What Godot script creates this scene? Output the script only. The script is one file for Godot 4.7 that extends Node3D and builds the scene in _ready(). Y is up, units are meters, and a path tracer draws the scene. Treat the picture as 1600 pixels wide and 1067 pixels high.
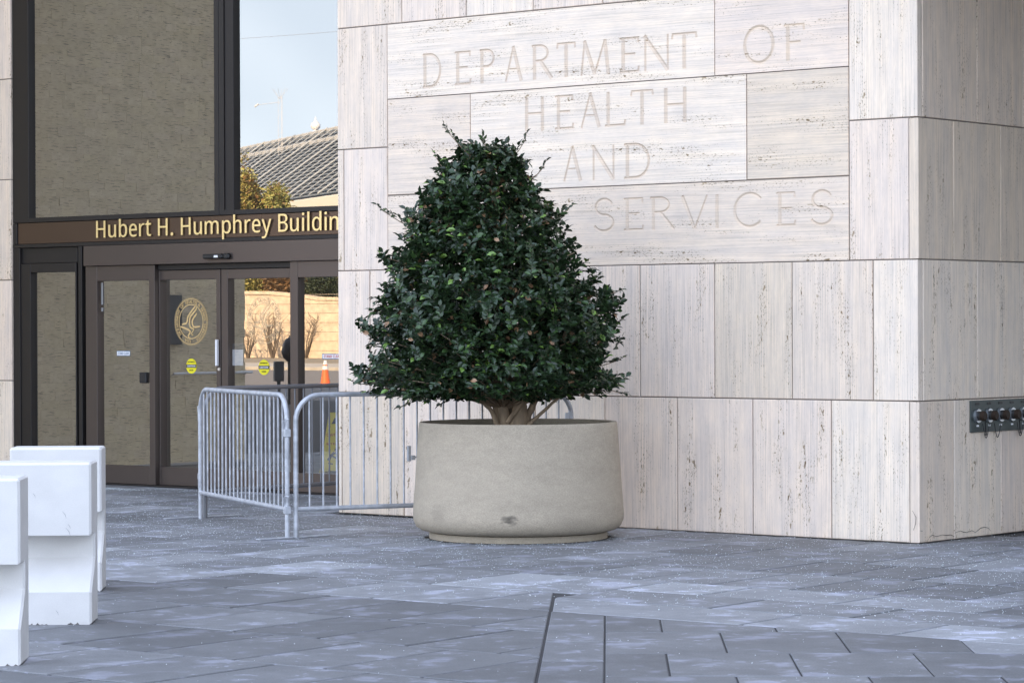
extends Node3D

# World axes: x along the front stone wall (its right corner is the origin), y up, z towards the street. Metres.
const ROW := 1.054
const DOORZ := -1.85
var rng := RandomNumberGenerator.new()
var taken := {}
var M := {}
var cam: Camera3D
var pending := []


# ------------------------------------------------------------------ mesh helper
class MB:
	var v := PackedVector3Array()
	var n := PackedVector3Array()
	var t := PackedVector2Array()
	var c := PackedColorArray()
	var i := PackedInt32Array()
	var tint := Color.WHITE
	var lay := false
	var slide := Vector2.ZERO

	func face(pts: Array, hint: Vector3, uvs: Array = []) -> void:
		var nn: Vector3 = (pts[2] - pts[0]).cross(pts[1] - pts[0]).normalized()
		var flip := nn.dot(hint) < 0.0
		if flip:
			nn = -nn
		var b := v.size()
		for k in pts.size():
			v.append(pts[k]); n.append(nn); c.append(tint)
			t.append(uvs[k] if uvs.size() else slide + Vector2(pts[k].y / 1.1, (pts[k].x + pts[k].z) / 1.1) if lay else Vector2(pts[k].x + pts[k].z, -pts[k].y))
		for k in range(1, pts.size() - 1):
			if flip:
				i.append_array([b, b + k + 1, b + k])
			else:
				i.append_array([b, b + k, b + k + 1])

	func box(lo: Vector3, hi: Vector3, e := 0.0, xf := Transform3D()) -> void:
		var ctr := (lo + hi) * 0.5
		var h := (hi - lo) * 0.5
		e = minf(e, minf(h.x, minf(h.y, h.z)) * 0.9)
		for ax in 3:
			for s in [-1.0, 1.0]:
				var a1 := (ax + 1) % 3
				var a2 := (ax + 2) % 3
				var q := []
				for w in [[-1, -1], [1, -1], [1, 1], [-1, 1]]:
					var p := Vector3.ZERO
					p[ax] = s * h[ax]; p[a1] = w[0] * (h[a1] - e); p[a2] = w[1] * (h[a2] - e)
					q.append(xf * (ctr + p))
				var nn := Vector3.ZERO
				nn[ax] = s
				face(q, xf.basis * nn)
		if e > 0.0:
			for ax in 3:
				var a1 := (ax + 1) % 3
				var a2 := (ax + 2) % 3
				for s1 in [-1.0, 1.0]:
					for s2 in [-1.0, 1.0]:
						var q := []
						for w in [[0, -1], [0, 1], [1, 1], [1, -1]]:
							var p := Vector3.ZERO
							p[ax] = w[1] * (h[ax] - e)
							p[a1] = s1 * (h[a1] - (e if w[0] else 0.0))
							p[a2] = s2 * (h[a2] - (0.0 if w[0] else e))
							q.append(xf * (ctr + p))
						var nn := Vector3.ZERO
						nn[a1] = s1; nn[a2] = s2
						face(q, xf.basis * nn)

	func ring(a: int, b: int, seg: int) -> void:
		for k in seg:
			i.append_array([a + k, b + k, a + k + 1, a + k + 1, b + k, b + k + 1])

	func tube(path: Array, rad: Array, seg := 8, cap := true) -> void:
		var prev := -1
		var up := Vector3.UP
		var d0: Vector3 = (path[1] - path[0]).normalized()
		if absf(d0.dot(up)) > 0.9:
			up = Vector3.RIGHT
		var side := d0.cross(up).normalized()
		for k in path.size():
			var d: Vector3 = (path[mini(k + 1, path.size() - 1)] - path[maxi(k - 1, 0)]).normalized()
			side = (side - d * side.dot(d)).normalized()
			var w := d.cross(side)
			var b := v.size()
			var rr: float = rad[k] if k < rad.size() else rad[rad.size() - 1]
			for j in seg + 1:
				var a := TAU * j / seg
				var nn := side * cos(a) + w * sin(a)
				v.append(path[k] + nn * rr); n.append(nn); c.append(tint); t.append(Vector2(float(j) / seg, k * 0.2))
			if prev >= 0:
				for j in seg:
					i.append_array([prev + j, b + j, prev + j + 1, prev + j + 1, b + j, b + j + 1])
			prev = b
			if cap and (k == 0 or k == path.size() - 1):
				var q := []
				for j in seg:
					q.append(path[k] + (side * cos(TAU * j / seg) + w * sin(TAU * j / seg)) * rr)
				face(q, -d if k == 0 else d)

	# profile: [radius, height] from bottom to top (outside), smooth unless the angle is sharp
	func lathe(prof: Array, seg := 48, at := Vector3.ZERO) -> void:
		for k in prof.size() - 1:
			var p: Vector2 = prof[k]
			var q: Vector2 = prof[k + 1]
			var d := (q - p).normalized()
			var nm := Vector2(d.y, -d.x)
			var n0 := nm
			var n1 := nm
			if k > 0:
				var e: Vector2 = (p - prof[k - 1]).normalized()
				if e.dot(d) > 0.6:
					n0 = (nm + Vector2(e.y, -e.x)).normalized()
			if k < prof.size() - 2:
				var e: Vector2 = (prof[k + 2] - q).normalized()
				if e.dot(d) > 0.6:
					n1 = (nm + Vector2(e.y, -e.x)).normalized()
			var b := v.size()
			for r in 2:
				var pp := q if r else p
				var nn := n1 if r else n0
				for j in seg + 1:
					var a := TAU * j / seg
					v.append(at + Vector3(cos(a) * pp.x, pp.y, sin(a) * pp.x))
					n.append(Vector3(cos(a) * nn.x, nn.y, sin(a) * nn.x))
					c.append(tint); t.append(Vector2(float(j) / seg, 1.0 - pp.y))
			for j in seg:
				i.append_array([b + j, b + seg + 1 + j + 1, b + seg + 1 + j, b + j, b + j + 1, b + seg + 1 + j + 1])

	func disc(ctr: Vector3, ax: Vector3, ux: Vector3, r: float, seg := 24, ry := -1.0) -> void:
		var w := ax.cross(ux).normalized()
		var q := []
		for j in seg:
			q.append(ctr + ux * cos(TAU * j / seg) * r + w * sin(TAU * j / seg) * (r if ry < 0.0 else ry))
		face(q, ax)

	# flat ribbon of a given width along a polyline on the plane with normal nn
	func ribbon(path: Array, widths: Array, nn: Vector3) -> void:
		for k in path.size() - 1:
			var q := []
			for e in 2:
				var kk: int = k + e
				var d: Vector3 = (path[mini(kk + 1, path.size() - 1)] - path[maxi(kk - 1, 0)]).normalized()
				var s := nn.cross(d).normalized() * float(widths[mini(kk, widths.size() - 1)]) * 0.5
				if e == 0:
					q.append(path[kk] - s); q.append(path[kk] + s)
				else:
					q.append(path[kk] + s); q.append(path[kk] - s)
			face(q, nn)

	func mesh() -> ArrayMesh:
		var a := []
		a.resize(Mesh.ARRAY_MAX)
		a[Mesh.ARRAY_VERTEX] = v; a[Mesh.ARRAY_NORMAL] = n; a[Mesh.ARRAY_TEX_UV] = t; a[Mesh.ARRAY_COLOR] = c; a[Mesh.ARRAY_INDEX] = i
		var m := ArrayMesh.new()
		m.add_surface_from_arrays(Mesh.PRIMITIVE_TRIANGLES, a)
		return m


# ------------------------------------------------------------------ node helpers
func numbered(base: String, parent: Node) -> String:
	var key := str(parent.get_instance_id()) + base
	var k: int = taken.get(key, 0)
	taken[key] = k + 1
	return base if k == 0 else "%s_%03d" % [base, k]


func part(called: String, mesh: Mesh, mat: Material, parent: Node) -> MeshInstance3D:
	var o := MeshInstance3D.new()
	o.name = numbered(called, parent)
	o.mesh = mesh
	o.material_override = null
	for s in mesh.get_surface_count():
		o.set_surface_override_material(s, mat)
	parent.add_child(o, true)
	return o


func tag(o: Node, label := "", category := "", group := "", kind := "") -> Node:
	for p in [["label", label], ["category", category], ["group", group], ["kind", kind]]:
		if p[1] != "":
			o.set_meta(p[0], p[1])
	return o


func thing(called: String, label: String, category: String, at := Vector3.ZERO, turn := 0.0, group := "") -> Node3D:
	var o := Node3D.new()
	o.name = numbered(called, self)
	add_child(o, true)
	o.position = at
	o.rotation.y = turn
	tag(o, label, category, group)
	return o


func srgb(r: float, g: float, b: float) -> Color:
	return Color(r, g, b).linear_to_srgb()


func mat(r: float, g: float, b: float, rough := 0.8, metal := 0.0) -> StandardMaterial3D:
	var m := StandardMaterial3D.new()
	m.albedo_color = srgb(r, g, b)
	m.roughness = rough
	m.metallic = metal
	return m


func noise(sd: int, freq: float, oct := 3, kind := FastNoiseLite.TYPE_SIMPLEX_SMOOTH) -> FastNoiseLite:
	var f := FastNoiseLite.new()
	f.seed = sd
	f.frequency = freq
	f.noise_type = kind
	f.fractal_octaves = oct
	if oct <= 1:
		f.fractal_type = FastNoiseLite.FRACTAL_NONE
	return f


func field(sd: int, freq: float, oct: int, w0: int, h0: int, w: int, h: int, seamless := false) -> PackedByteArray:
	var f := noise(sd, freq, oct)
	var im: Image = f.get_seamless_image(w0, h0, false, false, 0.2, true) if seamless else f.get_image(w0, h0, false, false, true)
	im.convert(Image.FORMAT_L8)
	if w0 != w or h0 != h:
		im.resize(w, h, Image.INTERPOLATE_CUBIC)
	return im.get_data()


func tex(data: PackedByteArray, w: int, h: int, fmt := Image.FORMAT_RGB8) -> ImageTexture:
	return ImageTexture.create_from_image(Image.create_from_data(w, h, false, fmt, data))


# ------------------------------------------------------------------ materials
func stone_sheet(sd: int, boost: float) -> Array:
	# travertine: one sheet of 2.2 x 4.4 m with the bedding running up the sheet
	var w := 1024
	var h := 2048
	var fine := field(sd + 11, 0.15, 3, w, 34, w, h)
	var fine2 := field(sd + 17, 0.3, 2, w, 210, w, h)
	var broad := field(sd + 12, 0.014, 2, w, 30, w, h)
	var pit := field(sd + 13, 0.26, 1, w, 760, w, h)
	var pit2 := field(sd + 14, 0.055, 3, w, 900, w, h)
	var zone := field(sd + 15, 0.022, 3, 512, 170, w, h)
	var blot := field(sd + 16, 0.03, 4, 512, 512, w, h)
	var col := PackedByteArray()
	col.resize(w * h * 3)
	var hei := PackedByteArray()
	hei.resize(w * h)
	for k in w * h:
		var a := (fine[k] - 128) / 128.0
		var b := (broad[k] - 128) / 128.0
		var s := (fine2[k] - 128) / 128.0
		var z := zone[k] / 255.0
		var m := (blot[k] - 128) / 128.0
		var lum := 1.0 + 0.085 * a * (0.5 + z) + 0.03 * b + 0.04 * s + 0.035 * m
		var p := clampf((pit[k] - (240.0 - 10.0 * boost - 62.0 * z * z)) / 22.0, 0.0, 1.0) * clampf(z * 2.4 - 0.5, 0.12, 1.0)
		p = maxf(p, clampf((pit2[k] - (226.0 - 14.0 * boost - 44.0 * z)) / 12.0, 0.0, 1.0) * clampf(z * 5.0 - 3.1 + 0.55 * boost, 0.0, 1.0))
		p *= clampf(0.75 - a * 1.6, 0.15, 1.0)
		var vein := clampf((-a - 0.3) * 1.3, 0.0, 1.0) * clampf(s + 0.4, 0.0, 1.0) * 0.16
		lum *= (1.0 - vein) * (1.0 - 0.58 * p)
		var warm := 0.012 * b + 0.16 * p + vein * 0.1 + 0.01 * m
		col[k * 3] = int(clampf(233.0 * pow(lum, 0.75) * (1.0 + warm * 0.5), 0, 255))
		col[k * 3 + 1] = int(clampf(217.0 * pow(lum, 0.75), 0, 255))
		col[k * 3 + 2] = int(clampf(198.0 * pow(lum, 0.75) * (1.0 - warm), 0, 255))
		hei[k] = int(clampf(205.0 + 16.0 * a + 10.0 * s - 190.0 * p, 0, 255))
	return [tex(col, w, h), tex(hei, w, h, Image.FORMAT_L8)]


func stone_textures() -> void:
	var plain := stone_sheet(0, 0.0)
	var pitted := stone_sheet(900, 1.0)
	M.stone_tex = plain[0]
	var tints := [Color(0.965, 0.955, 0.95), Color(1, 1, 1), Color(0.98, 0.97, 0.975), Color(0.945, 0.935, 0.92)]
	M.stone = []
	M.stone_pitted = []
	for q in [plain, pitted]:
		for c in tints:
			var m := StandardMaterial3D.new()
			m.albedo_texture = q[0]
			m.albedo_color = c
			m.roughness = 0.72
			m.metallic_specular = 0.35
			m.heightmap_enabled = true
			m.heightmap_texture = q[1]
			m.heightmap_scale = 0.3
			(M.stone if q == plain else M.stone_pitted).append(m)
	M.groove = M.stone[0].duplicate()
	M.groove.albedo_color = Color(0.925, 0.905, 0.885)


func speckle(base: Color, amp: float, blotch: float, sd: int, size := 1024) -> ImageTexture:
	var f := field(sd, 0.35, 1, size, size, size, size, true)
	var g := field(sd + 1, 0.012, 4, size, size, size, size, true)
	var d := PackedByteArray()
	d.resize(size * size * 3)
	for k in size * size:
		var l := 1.0 + amp * (f[k] - 128) / 128.0 + blotch * (g[k] - 128) / 128.0
		d[k * 3] = int(clampf(base.r * 255.0 * l, 0, 255))
		d[k * 3 + 1] = int(clampf(base.g * 255.0 * l, 0, 255))
		d[k * 3 + 2] = int(clampf(base.b * 255.0 * l, 0, 255))
	return tex(d, size, size)


func paving_texture() -> ImageTexture:
	# grey granite with dried salt bloom and damp dark blotches; 5 m a side
	var s := 1024
	var f := field(31, 0.4, 1, s, s, s, s, true)
	var g := field(32, 0.010, 4, s, s, s, s, true)
	var q := field(33, 0.0115, 4, s, s, s, s, true)
	var e := field(34, 0.042, 3, s, s, s, s, true)
	var d := PackedByteArray()
	d.resize(s * s * 3)
	for k in s * s:
		var l := 0.445 + 0.045 * (f[k] - 128) / 128.0 + 0.035 * (g[k] - 128) / 128.0 + 0.02 * (e[k] - 128) / 128.0
		var salt := clampf((q[k] - 140.0) / 30.0, 0.0, 1.0) * clampf((g[k] - 96.0) / 50.0, 0.0, 1.0)
		salt = salt * (0.55 + 0.45 * e[k] / 255.0)
		var spot := clampf((e[k] - 190.0) / 8.0, 0.0, 1.0) * clampf((g[k] - 100.0) / 30.0, 0.0, 1.0) * 1.0
		salt = maxf(salt, spot)
		var r := lerpf(l, 0.65, salt * 0.6)
		d[k * 3] = int(clampf(r * 255.0 * 1.0, 0, 255))
		d[k * 3 + 1] = int(clampf(r * 255.0 * 1.0, 0, 255))
		d[k * 3 + 2] = int(clampf(r * 255.0 * (1.0 + 0.06 * salt), 0, 255))
	return tex(d, s, s)


func triplanar(t: Texture2D, per_metre: float, rough: float, tintc := Color.WHITE, off := Vector3.ZERO) -> StandardMaterial3D:
	var m := StandardMaterial3D.new()
	m.albedo_texture = t
	m.albedo_color = tintc
	m.uv1_triplanar = true
	m.uv1_world_triplanar = true
	m.uv1_scale = Vector3.ONE * per_metre
	m.uv1_offset = off
	m.roughness = rough
	return m


func make_materials() -> void:
	stone_textures()
	M.mortar = mat(0.20, 0.175, 0.155, 0.95)
	M.bronze = mat(0.10, 0.08, 0.07, 0.36, 0.55)
	M.bronze_dark = mat(0.022, 0.019, 0.018, 0.45, 0.3)
	M.bronze_sign = mat(0.10, 0.066, 0.046, 0.33, 0.6)
	M.gold = mat(0.95, 0.72, 0.32, 0.35, 0.45)
	M.gold_washed_out = mat(0.9, 0.68, 0.4, 0.5, 0.0)  # right emblem gold, paled and thinned to imitate wash-out by the bright reflection
	M.gold_washed_out.albedo_color.a = 0.4
	M.gold_washed_out.transparency = BaseMaterial3D.TRANSPARENCY_ALPHA
	M.gold_leaf = mat(0.62, 0.43, 0.19, 0.5, 0.2)
	M.galv = StandardMaterial3D.new()
	M.galv.albedo_texture = speckle(Color(0.70, 0.71, 0.73), 0.06, 0.16, 51, 256)
	M.galv.uv1_triplanar = true
	M.galv.uv1_world_triplanar = true
	M.galv.uv1_scale = Vector3.ONE * 3.0
	M.galv.metallic = 0.35
	M.galv.roughness = 0.42
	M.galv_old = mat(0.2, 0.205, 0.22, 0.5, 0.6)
	M.white_paint = triplanar(speckle(Color(0.84, 0.83, 0.815), 0.02, 0.035, 55, 512), 0.8, 0.6)
	M.chip = mat(0.16, 0.15, 0.14, 0.9)
	M.black = mat(0.012, 0.012, 0.013, 0.45)
	M.rubber = mat(0.03, 0.03, 0.032, 0.7)
	M.dark_grey = mat(0.055, 0.06, 0.065, 0.5)
	M.white = mat(0.8, 0.8, 0.8, 0.5)
	M.label_blue = mat(0.10, 0.16, 0.26, 0.5)
	M.yellow = mat(0.80, 0.70, 0.02, 0.45)
	M.sign_yellow = mat(0.9, 0.72, 0.03, 0.45)
	M.steel = mat(0.6, 0.6, 0.6, 0.25, 1.0)
	M.red = mat(0.5, 0.03, 0.02, 0.5)
	var one := Image.create(4, 4, false, Image.FORMAT_RGB8)
	one.fill(Color.WHITE)
	var g := StandardMaterial3D.new()     # tinted reflective glazing: half lets light through, half mirrors weakly
	g.albedo_texture = ImageTexture.create_from_image(one)
	g.albedo_color = Color(srgb(0.86, 0.84, 0.80), 0.36)
	g.transparency = BaseMaterial3D.TRANSPARENCY_ALPHA
	g.metallic = 1.0
	g.roughness = 0.0
	M.glass = g


# ------------------------------------------------------------------ stone cladding
# A slab of stone. u runs along the wall, y up, nrm is the outward normal. lying: bedding runs sideways.
func slab_mesh(origin: Vector3, along: Vector3, nrm: Vector3, u0: float, u1: float, y0: float, y1: float, thick: float, lying := false, proud := 0.0) -> ArrayMesh:
	var b := MB.new()
	var g := 0.0045
	var e := 0.004
	u0 += g; u1 -= g; y0 += g; y1 -= g
	var ou := rng.randf_range(0.01, 0.6)
	var ov := rng.randf_range(0.01, 0.74)
	var uv := func(u: float, y: float) -> Vector2:
		return Vector2(ou + (y - y0) / 2.2, ov + (u - u0) / 4.4) if lying else Vector2(ou + (u - u0) / 2.2, ov + (y - y0) / 4.4)
	var P := func(u: float, y: float, d: float) -> Vector3:
		return origin + along * u + Vector3.UP * y + nrm * (d + proud)
	b.face([P.call(u0 + e, y0 + e, 0.0), P.call(u1 - e, y0 + e, 0.0), P.call(u1 - e, y1 - e, 0.0), P.call(u0 + e, y1 - e, 0.0)], nrm,
		[uv.call(u0 + e, y0 + e), uv.call(u1 - e, y0 + e), uv.call(u1 - e, y1 - e), uv.call(u0 + e, y1 - e)])
	var ot := [[u0, y0], [u1, y0], [u1, y1], [u0, y1]]
	var inn := [[u0 + e, y0 + e], [u1 - e, y0 + e], [u1 - e, y1 - e], [u0 + e, y1 - e]]
	var hints := [Vector3.DOWN, along, Vector3.UP, -along]
	for k in 4:
		var a: Array = ot[k]
		var c: Array = ot[(k + 1) % 4]
		var ia: Array = inn[k]
		var ic: Array = inn[(k + 1) % 4]
		b.face([P.call(a[0], a[1], -e), P.call(c[0], c[1], -e), P.call(ic[0], ic[1], 0.0), P.call(ia[0], ia[1], 0.0)], hints[k] + nrm,
			[uv.call(a[0], a[1]), uv.call(c[0], c[1]), uv.call(ic[0], ic[1]), uv.call(ia[0], ia[1])])
		b.face([P.call(a[0], a[1], -thick), P.call(c[0], c[1], -thick), P.call(c[0], c[1], -e), P.call(a[0], a[1], -e)], hints[k],
			[uv.call(a[0], a[1]) + Vector2(thick / 2.2, 0), uv.call(c[0], c[1]) + Vector2(thick / 2.2, 0), uv.call(c[0], c[1]), uv.call(a[0], a[1])])
	return b.mesh()


func stone(parent: Node, origin: Vector3, along: Vector3, nrm: Vector3, u0: float, u1: float, y0: float, y1: float, thick := 0.06, lying := false) -> void:
	part("stone_panel", slab_mesh(origin, along, nrm, u0, u1, y0, y1, thick, lying, rng.randf_range(-0.0015, 0.0015)), (M.stone_pitted if rng.randf() < (0.65 if y0 < 0.1 else 0.2) else M.stone)[rng.randi() % 4], parent)


# Letters cut into the stone as V grooves. Each stroke is a polyline in a cell of height 1; [points, width]
func arc(cx: float, cy: float, rx: float, ry: float, a0: float, a1: float, seg := 14) -> Array:
	var r := []
	for k in seg + 1:
		var a := deg_to_rad(lerpf(a0, a1, float(k) / seg))
		r.append(Vector2(cx + cos(a) * rx, cy + sin(a) * ry))
	return r


func glyph(ch: String, w: float) -> Array:
	var T := 0.105   # thick stroke
	var H := 0.06    # thin stroke
	var V := func(x: float, y: float) -> Vector2: return Vector2(x * w, y)
	var s := []
	var foot := func(x: float, y: float) -> void: s.append([[Vector2(x * w - 0.085, y), Vector2(x * w + 0.085, y)], 0.035])
	match ch:
		"D":
			s = [[[V.call(0.12, 0), V.call(0.12, 1)], T], [[V.call(0.0, 0.98), V.call(0.4, 0.98)] + arc(0.42 * w, 0.5, 0.56 * w, 0.48, 88, -88) + [V.call(0.4, 0.02), V.call(0.0, 0.02)], 0.075]]
		"E":
			s = [[[V.call(0.18, 0), V.call(0.18, 1)], T], [[V.call(0.0, 0.97), V.call(0.95, 0.97), V.call(0.97, 0.84)], H], [[V.call(0.2, 0.52), V.call(0.82, 0.52)], H], [[V.call(0.0, 0.03), V.call(0.97, 0.03), V.call(1.0, 0.17)], H]]
		"F":
			s = [[[V.call(0.18, 0), V.call(0.18, 1)], T], [[V.call(0.0, 0.97), V.call(0.95, 0.97), V.call(0.97, 0.82)], H], [[V.call(0.2, 0.5), V.call(0.8, 0.5)], H]]
			foot.call(0.18, 0.01)
		"P":
			s = [[[V.call(0.15, 0), V.call(0.15, 1)], T], [[V.call(0.0, 0.97), V.call(0.45, 0.97)] + arc(0.47 * w, 0.73, 0.47 * w, 0.24, 85, -85, 10) + [V.call(0.18, 0.49)], 0.07]]
			foot.call(0.15, 0.01)
		"A":
			s = [[[V.call(0.1, 0), V.call(0.5, 1)], 0.06], [[V.call(0.48, 1.02), V.call(0.9, 0)], T], [[V.call(0.26, 0.36), V.call(0.74, 0.36)], 0.045]]
			foot.call(0.08, 0.01); foot.call(0.92, 0.01)
		"R":
			s = [[[V.call(0.13, 0), V.call(0.13, 1)], T], [[V.call(0.0, 0.97), V.call(0.4, 0.97)] + arc(0.4 * w, 0.75, 0.38 * w, 0.22, 85, -85, 10) + [V.call(0.15, 0.53)], 0.07], [[V.call(0.42, 0.53), V.call(0.98, 0.0)], T]]
			foot.call(0.13, 0.01)
		"T":
			s = [[[V.call(0.5, 0), V.call(0.5, 1)], T], [[V.call(0.02, 0.84), V.call(0.05, 0.97), V.call(0.95, 0.97), V.call(0.98, 0.84)], H]]
			foot.call(0.5, 0.01)
		"M":
			s = [[[V.call(0.06, 0), V.call(0.17, 1)], H], [[V.call(0.16, 1), V.call(0.5, 0.03)], T], [[V.call(0.5, 0.03), V.call(0.84, 1)], H], [[V.call(0.84, 1), V.call(0.95, 0)], T]]
			foot.call(0.06, 0.01); foot.call(0.95, 0.01)
		"N":
			s = [[[V.call(0.1, 0), V.call(0.1, 1)], H], [[V.call(0.06, 1), V.call(0.9, 0)], T], [[V.call(0.9, 0), V.call(0.9, 1)], H]]
			foot.call(0.1, 0.01); foot.call(0.9, 0.99)
		"O":
			s = [[arc(0.5 * w, 0.5, 0.47 * w, 0.5, 0, 360, 28), 0.09]]
		"H":
			s = [[[V.call(0.12, 0), V.call(0.12, 1)], T], [[V.call(0.88, 0), V.call(0.88, 1)], T], [[V.call(0.14, 0.52), V.call(0.86, 0.52)], H]]
			for x in [0.12, 0.88]:
				foot.call(x, 0.01); foot.call(x, 0.99)
		"L":
			s = [[[V.call(0.15, 0), V.call(0.15, 1)], T], [[V.call(0.0, 0.03), V.call(0.95, 0.03), V.call(1.0, 0.18)], H]]
			foot.call(0.15, 0.99)
		"S":
			s = [[arc(0.52 * w, 0.745, 0.38 * w, 0.245, 20, 180, 9) + arc(0.52 * w, 0.745, 0.38 * w, 0.245, 195, 262, 5) + arc(0.5 * w, 0.26, 0.44 * w, 0.25, 80, -160, 14), 0.085]]
		"V":
			s = [[[V.call(0.08, 1), V.call(0.5, 0)], T], [[V.call(0.5, 0), V.call(0.92, 1)], H]]
			foot.call(0.08, 0.99); foot.call(0.92, 0.99)
		"I":
			s = [[[V.call(0.5, 0), V.call(0.5, 1)], T]]
			foot.call(0.5, 0.01); foot.call(0.5, 0.99)
		"C":
			s = [[arc(0.55 * w, 0.5, 0.52 * w, 0.49, 42, 318, 22), 0.09]]
		"U":
			s = [[[V.call(0.1, 1), V.call(0.1, 0.4)] + arc(0.5 * w, 0.36, 0.4 * w, 0.35, 180, 360, 12) + [V.call(0.9, 0.4), V.call(0.9, 1)], 0.085]]
			foot.call(0.1, 0.99); foot.call(0.9, 0.99)
	return s


func groove_mesh(path: Array, width: float) -> ArrayMesh:
	var closed: bool = path[0].distance_to(path[-1]) < 0.001
	var pts := path.duplicate()
	if closed:
		pts.pop_back()
	var np := pts.size()
	width *= 1.25
	var depth := minf(0.007, width * 0.3)
	var lift := 0.004
	var hw := width * 0.5 * (depth + lift) / depth
	var v := PackedVector3Array()
	for k in np:
		var a: Vector2 = pts[(k - 1 + np) % np] if closed else pts[maxi(k - 1, 0)]
		var c: Vector2 = pts[(k + 1) % np] if closed else pts[mini(k + 1, np - 1)]
		var p: Vector2 = pts[k]
		var d1 := (p - a).normalized()
		var d2 := (c - p).normalized()
		var d := (d1 + d2).normalized()
		var nn := Vector2(-d.y, d.x)
		var stretch := 1.0
		if d1 != Vector2.ZERO and d2 != Vector2.ZERO:
			stretch = minf(1.0 / maxf(nn.dot(Vector2(-d1.y, d1.x)), 0.4), 2.0)
		nn *= hw * stretch
		v.append(Vector3(p.x + nn.x, p.y + nn.y, lift)); v.append(Vector3(p.x - nn.x, p.y - nn.y, lift)); v.append(Vector3(p.x, p.y, -depth))
	var idx := PackedInt32Array()
	var last := np if closed else np - 1
	for k in last:
		var a := k * 3
		var b := ((k + 1) % np) * 3
		for j in 3:
			var j2 := (j + 1) % 3
			idx.append_array([a + j, b + j2, a + j2, a + j, b + j, b + j2])
	if not closed:
		idx.append_array([0, 1, 2])
		var e := (np - 1) * 3
		idx.append_array([e, e + 2, e + 1])
	# flat triangles with normals, clockwise from outside
	var st := SurfaceTool.new()
	st.begin(Mesh.PRIMITIVE_TRIANGLES)
	st.set_smooth_group(-1)
	# orientation test by signed volume
	var vol := 0.0
	for k in range(0, idx.size(), 3):
		vol += v[idx[k]].dot(v[idx[k + 1]].cross(v[idx[k + 2]]))
	for k in range(0, idx.size(), 3):
		var tri := [idx[k], idx[k + 1], idx[k + 2]] if vol < 0.0 else [idx[k], idx[k + 2], idx[k + 1]]
		for q in tri:
			st.add_vertex(v[q])
	st.generate_normals()
	return st.commit()


# A panel with letters cut in it: texts = [[character, x0, x1, y0, height], ...] in wall coordinates
func cut_panel(parent: Node, x0: float, x1: float, y0: float, y1: float, texts: Array, mi: int) -> void:
	var g := 0.0045
	var b := CSGBox3D.new()
	b.size = Vector3(x1 - x0 - 2 * g, y1 - y0 - 2 * g, 0.06)
	b.position = Vector3((x0 + x1) * 0.5, (y0 + y1) * 0.5, -0.03)
	b.material = M.stone[mi]
	for t in texts:
		var wdt: float = (t[2] - t[1]) / t[4]
		for s in glyph(t[0], wdt):
			var pth := []
			for p in s[0]:
				pth.append(Vector2(t[1], t[3]) + p * t[4] - Vector2(b.position.x, b.position.y))
			var k := CSGMesh3D.new()
			k.mesh = groove_mesh(pth, s[1] * t[4])
			k.position.z = 0.03
			k.material = M.groove
			k.operation = CSGShape3D.OPERATION_SUBTRACTION
			b.add_child(k)
	add_child(b)
	pending.append([parent, b])


func finish_panel(parent: Node, b: CSGBox3D) -> void:
	var src: ArrayMesh = b.bake_static_mesh()
	var out := ArrayMesh.new()
	var ou := rng.randf_range(0.25, 0.7)
	for s in src.get_surface_count():
		var a := src.surface_get_arrays(s)
		var uv := PackedVector2Array()
		for p in a[Mesh.ARRAY_VERTEX]:
			uv.append(Vector2(ou + p.y / 2.2, 0.5 + p.x / 4.8))
		a[Mesh.ARRAY_TEX_UV] = uv
		a[Mesh.ARRAY_TANGENT] = null
		out.add_surface_from_arrays(Mesh.PRIMITIVE_TRIANGLES, a)
		out.surface_set_material(s, src.surface_get_material(s))
	var o := MeshInstance3D.new()
	o.name = numbered("inscribed_panel", parent)
	o.mesh = out
	o.position = b.position
	parent.add_child(o, true)
	remove_child(b)
	b.free()


func row_joints(first: float, step: float, lo: float, hi: float) -> Array:
	var r := [lo]
	var x := first
	while x - step > lo + 0.04:
		x -= step
	while x < lo + 0.04:
		x += step
	while x < hi - 0.04:
		r.append(x)
		x += step
	r.append(hi)
	return r


func word(txt: String, xs: Array, y: float, h: float) -> Array:
	var r := []
	for k in txt.length():
		r.append([txt[k], xs[k * 2], xs[k * 2 + 1], y, h])
	return r


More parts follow.
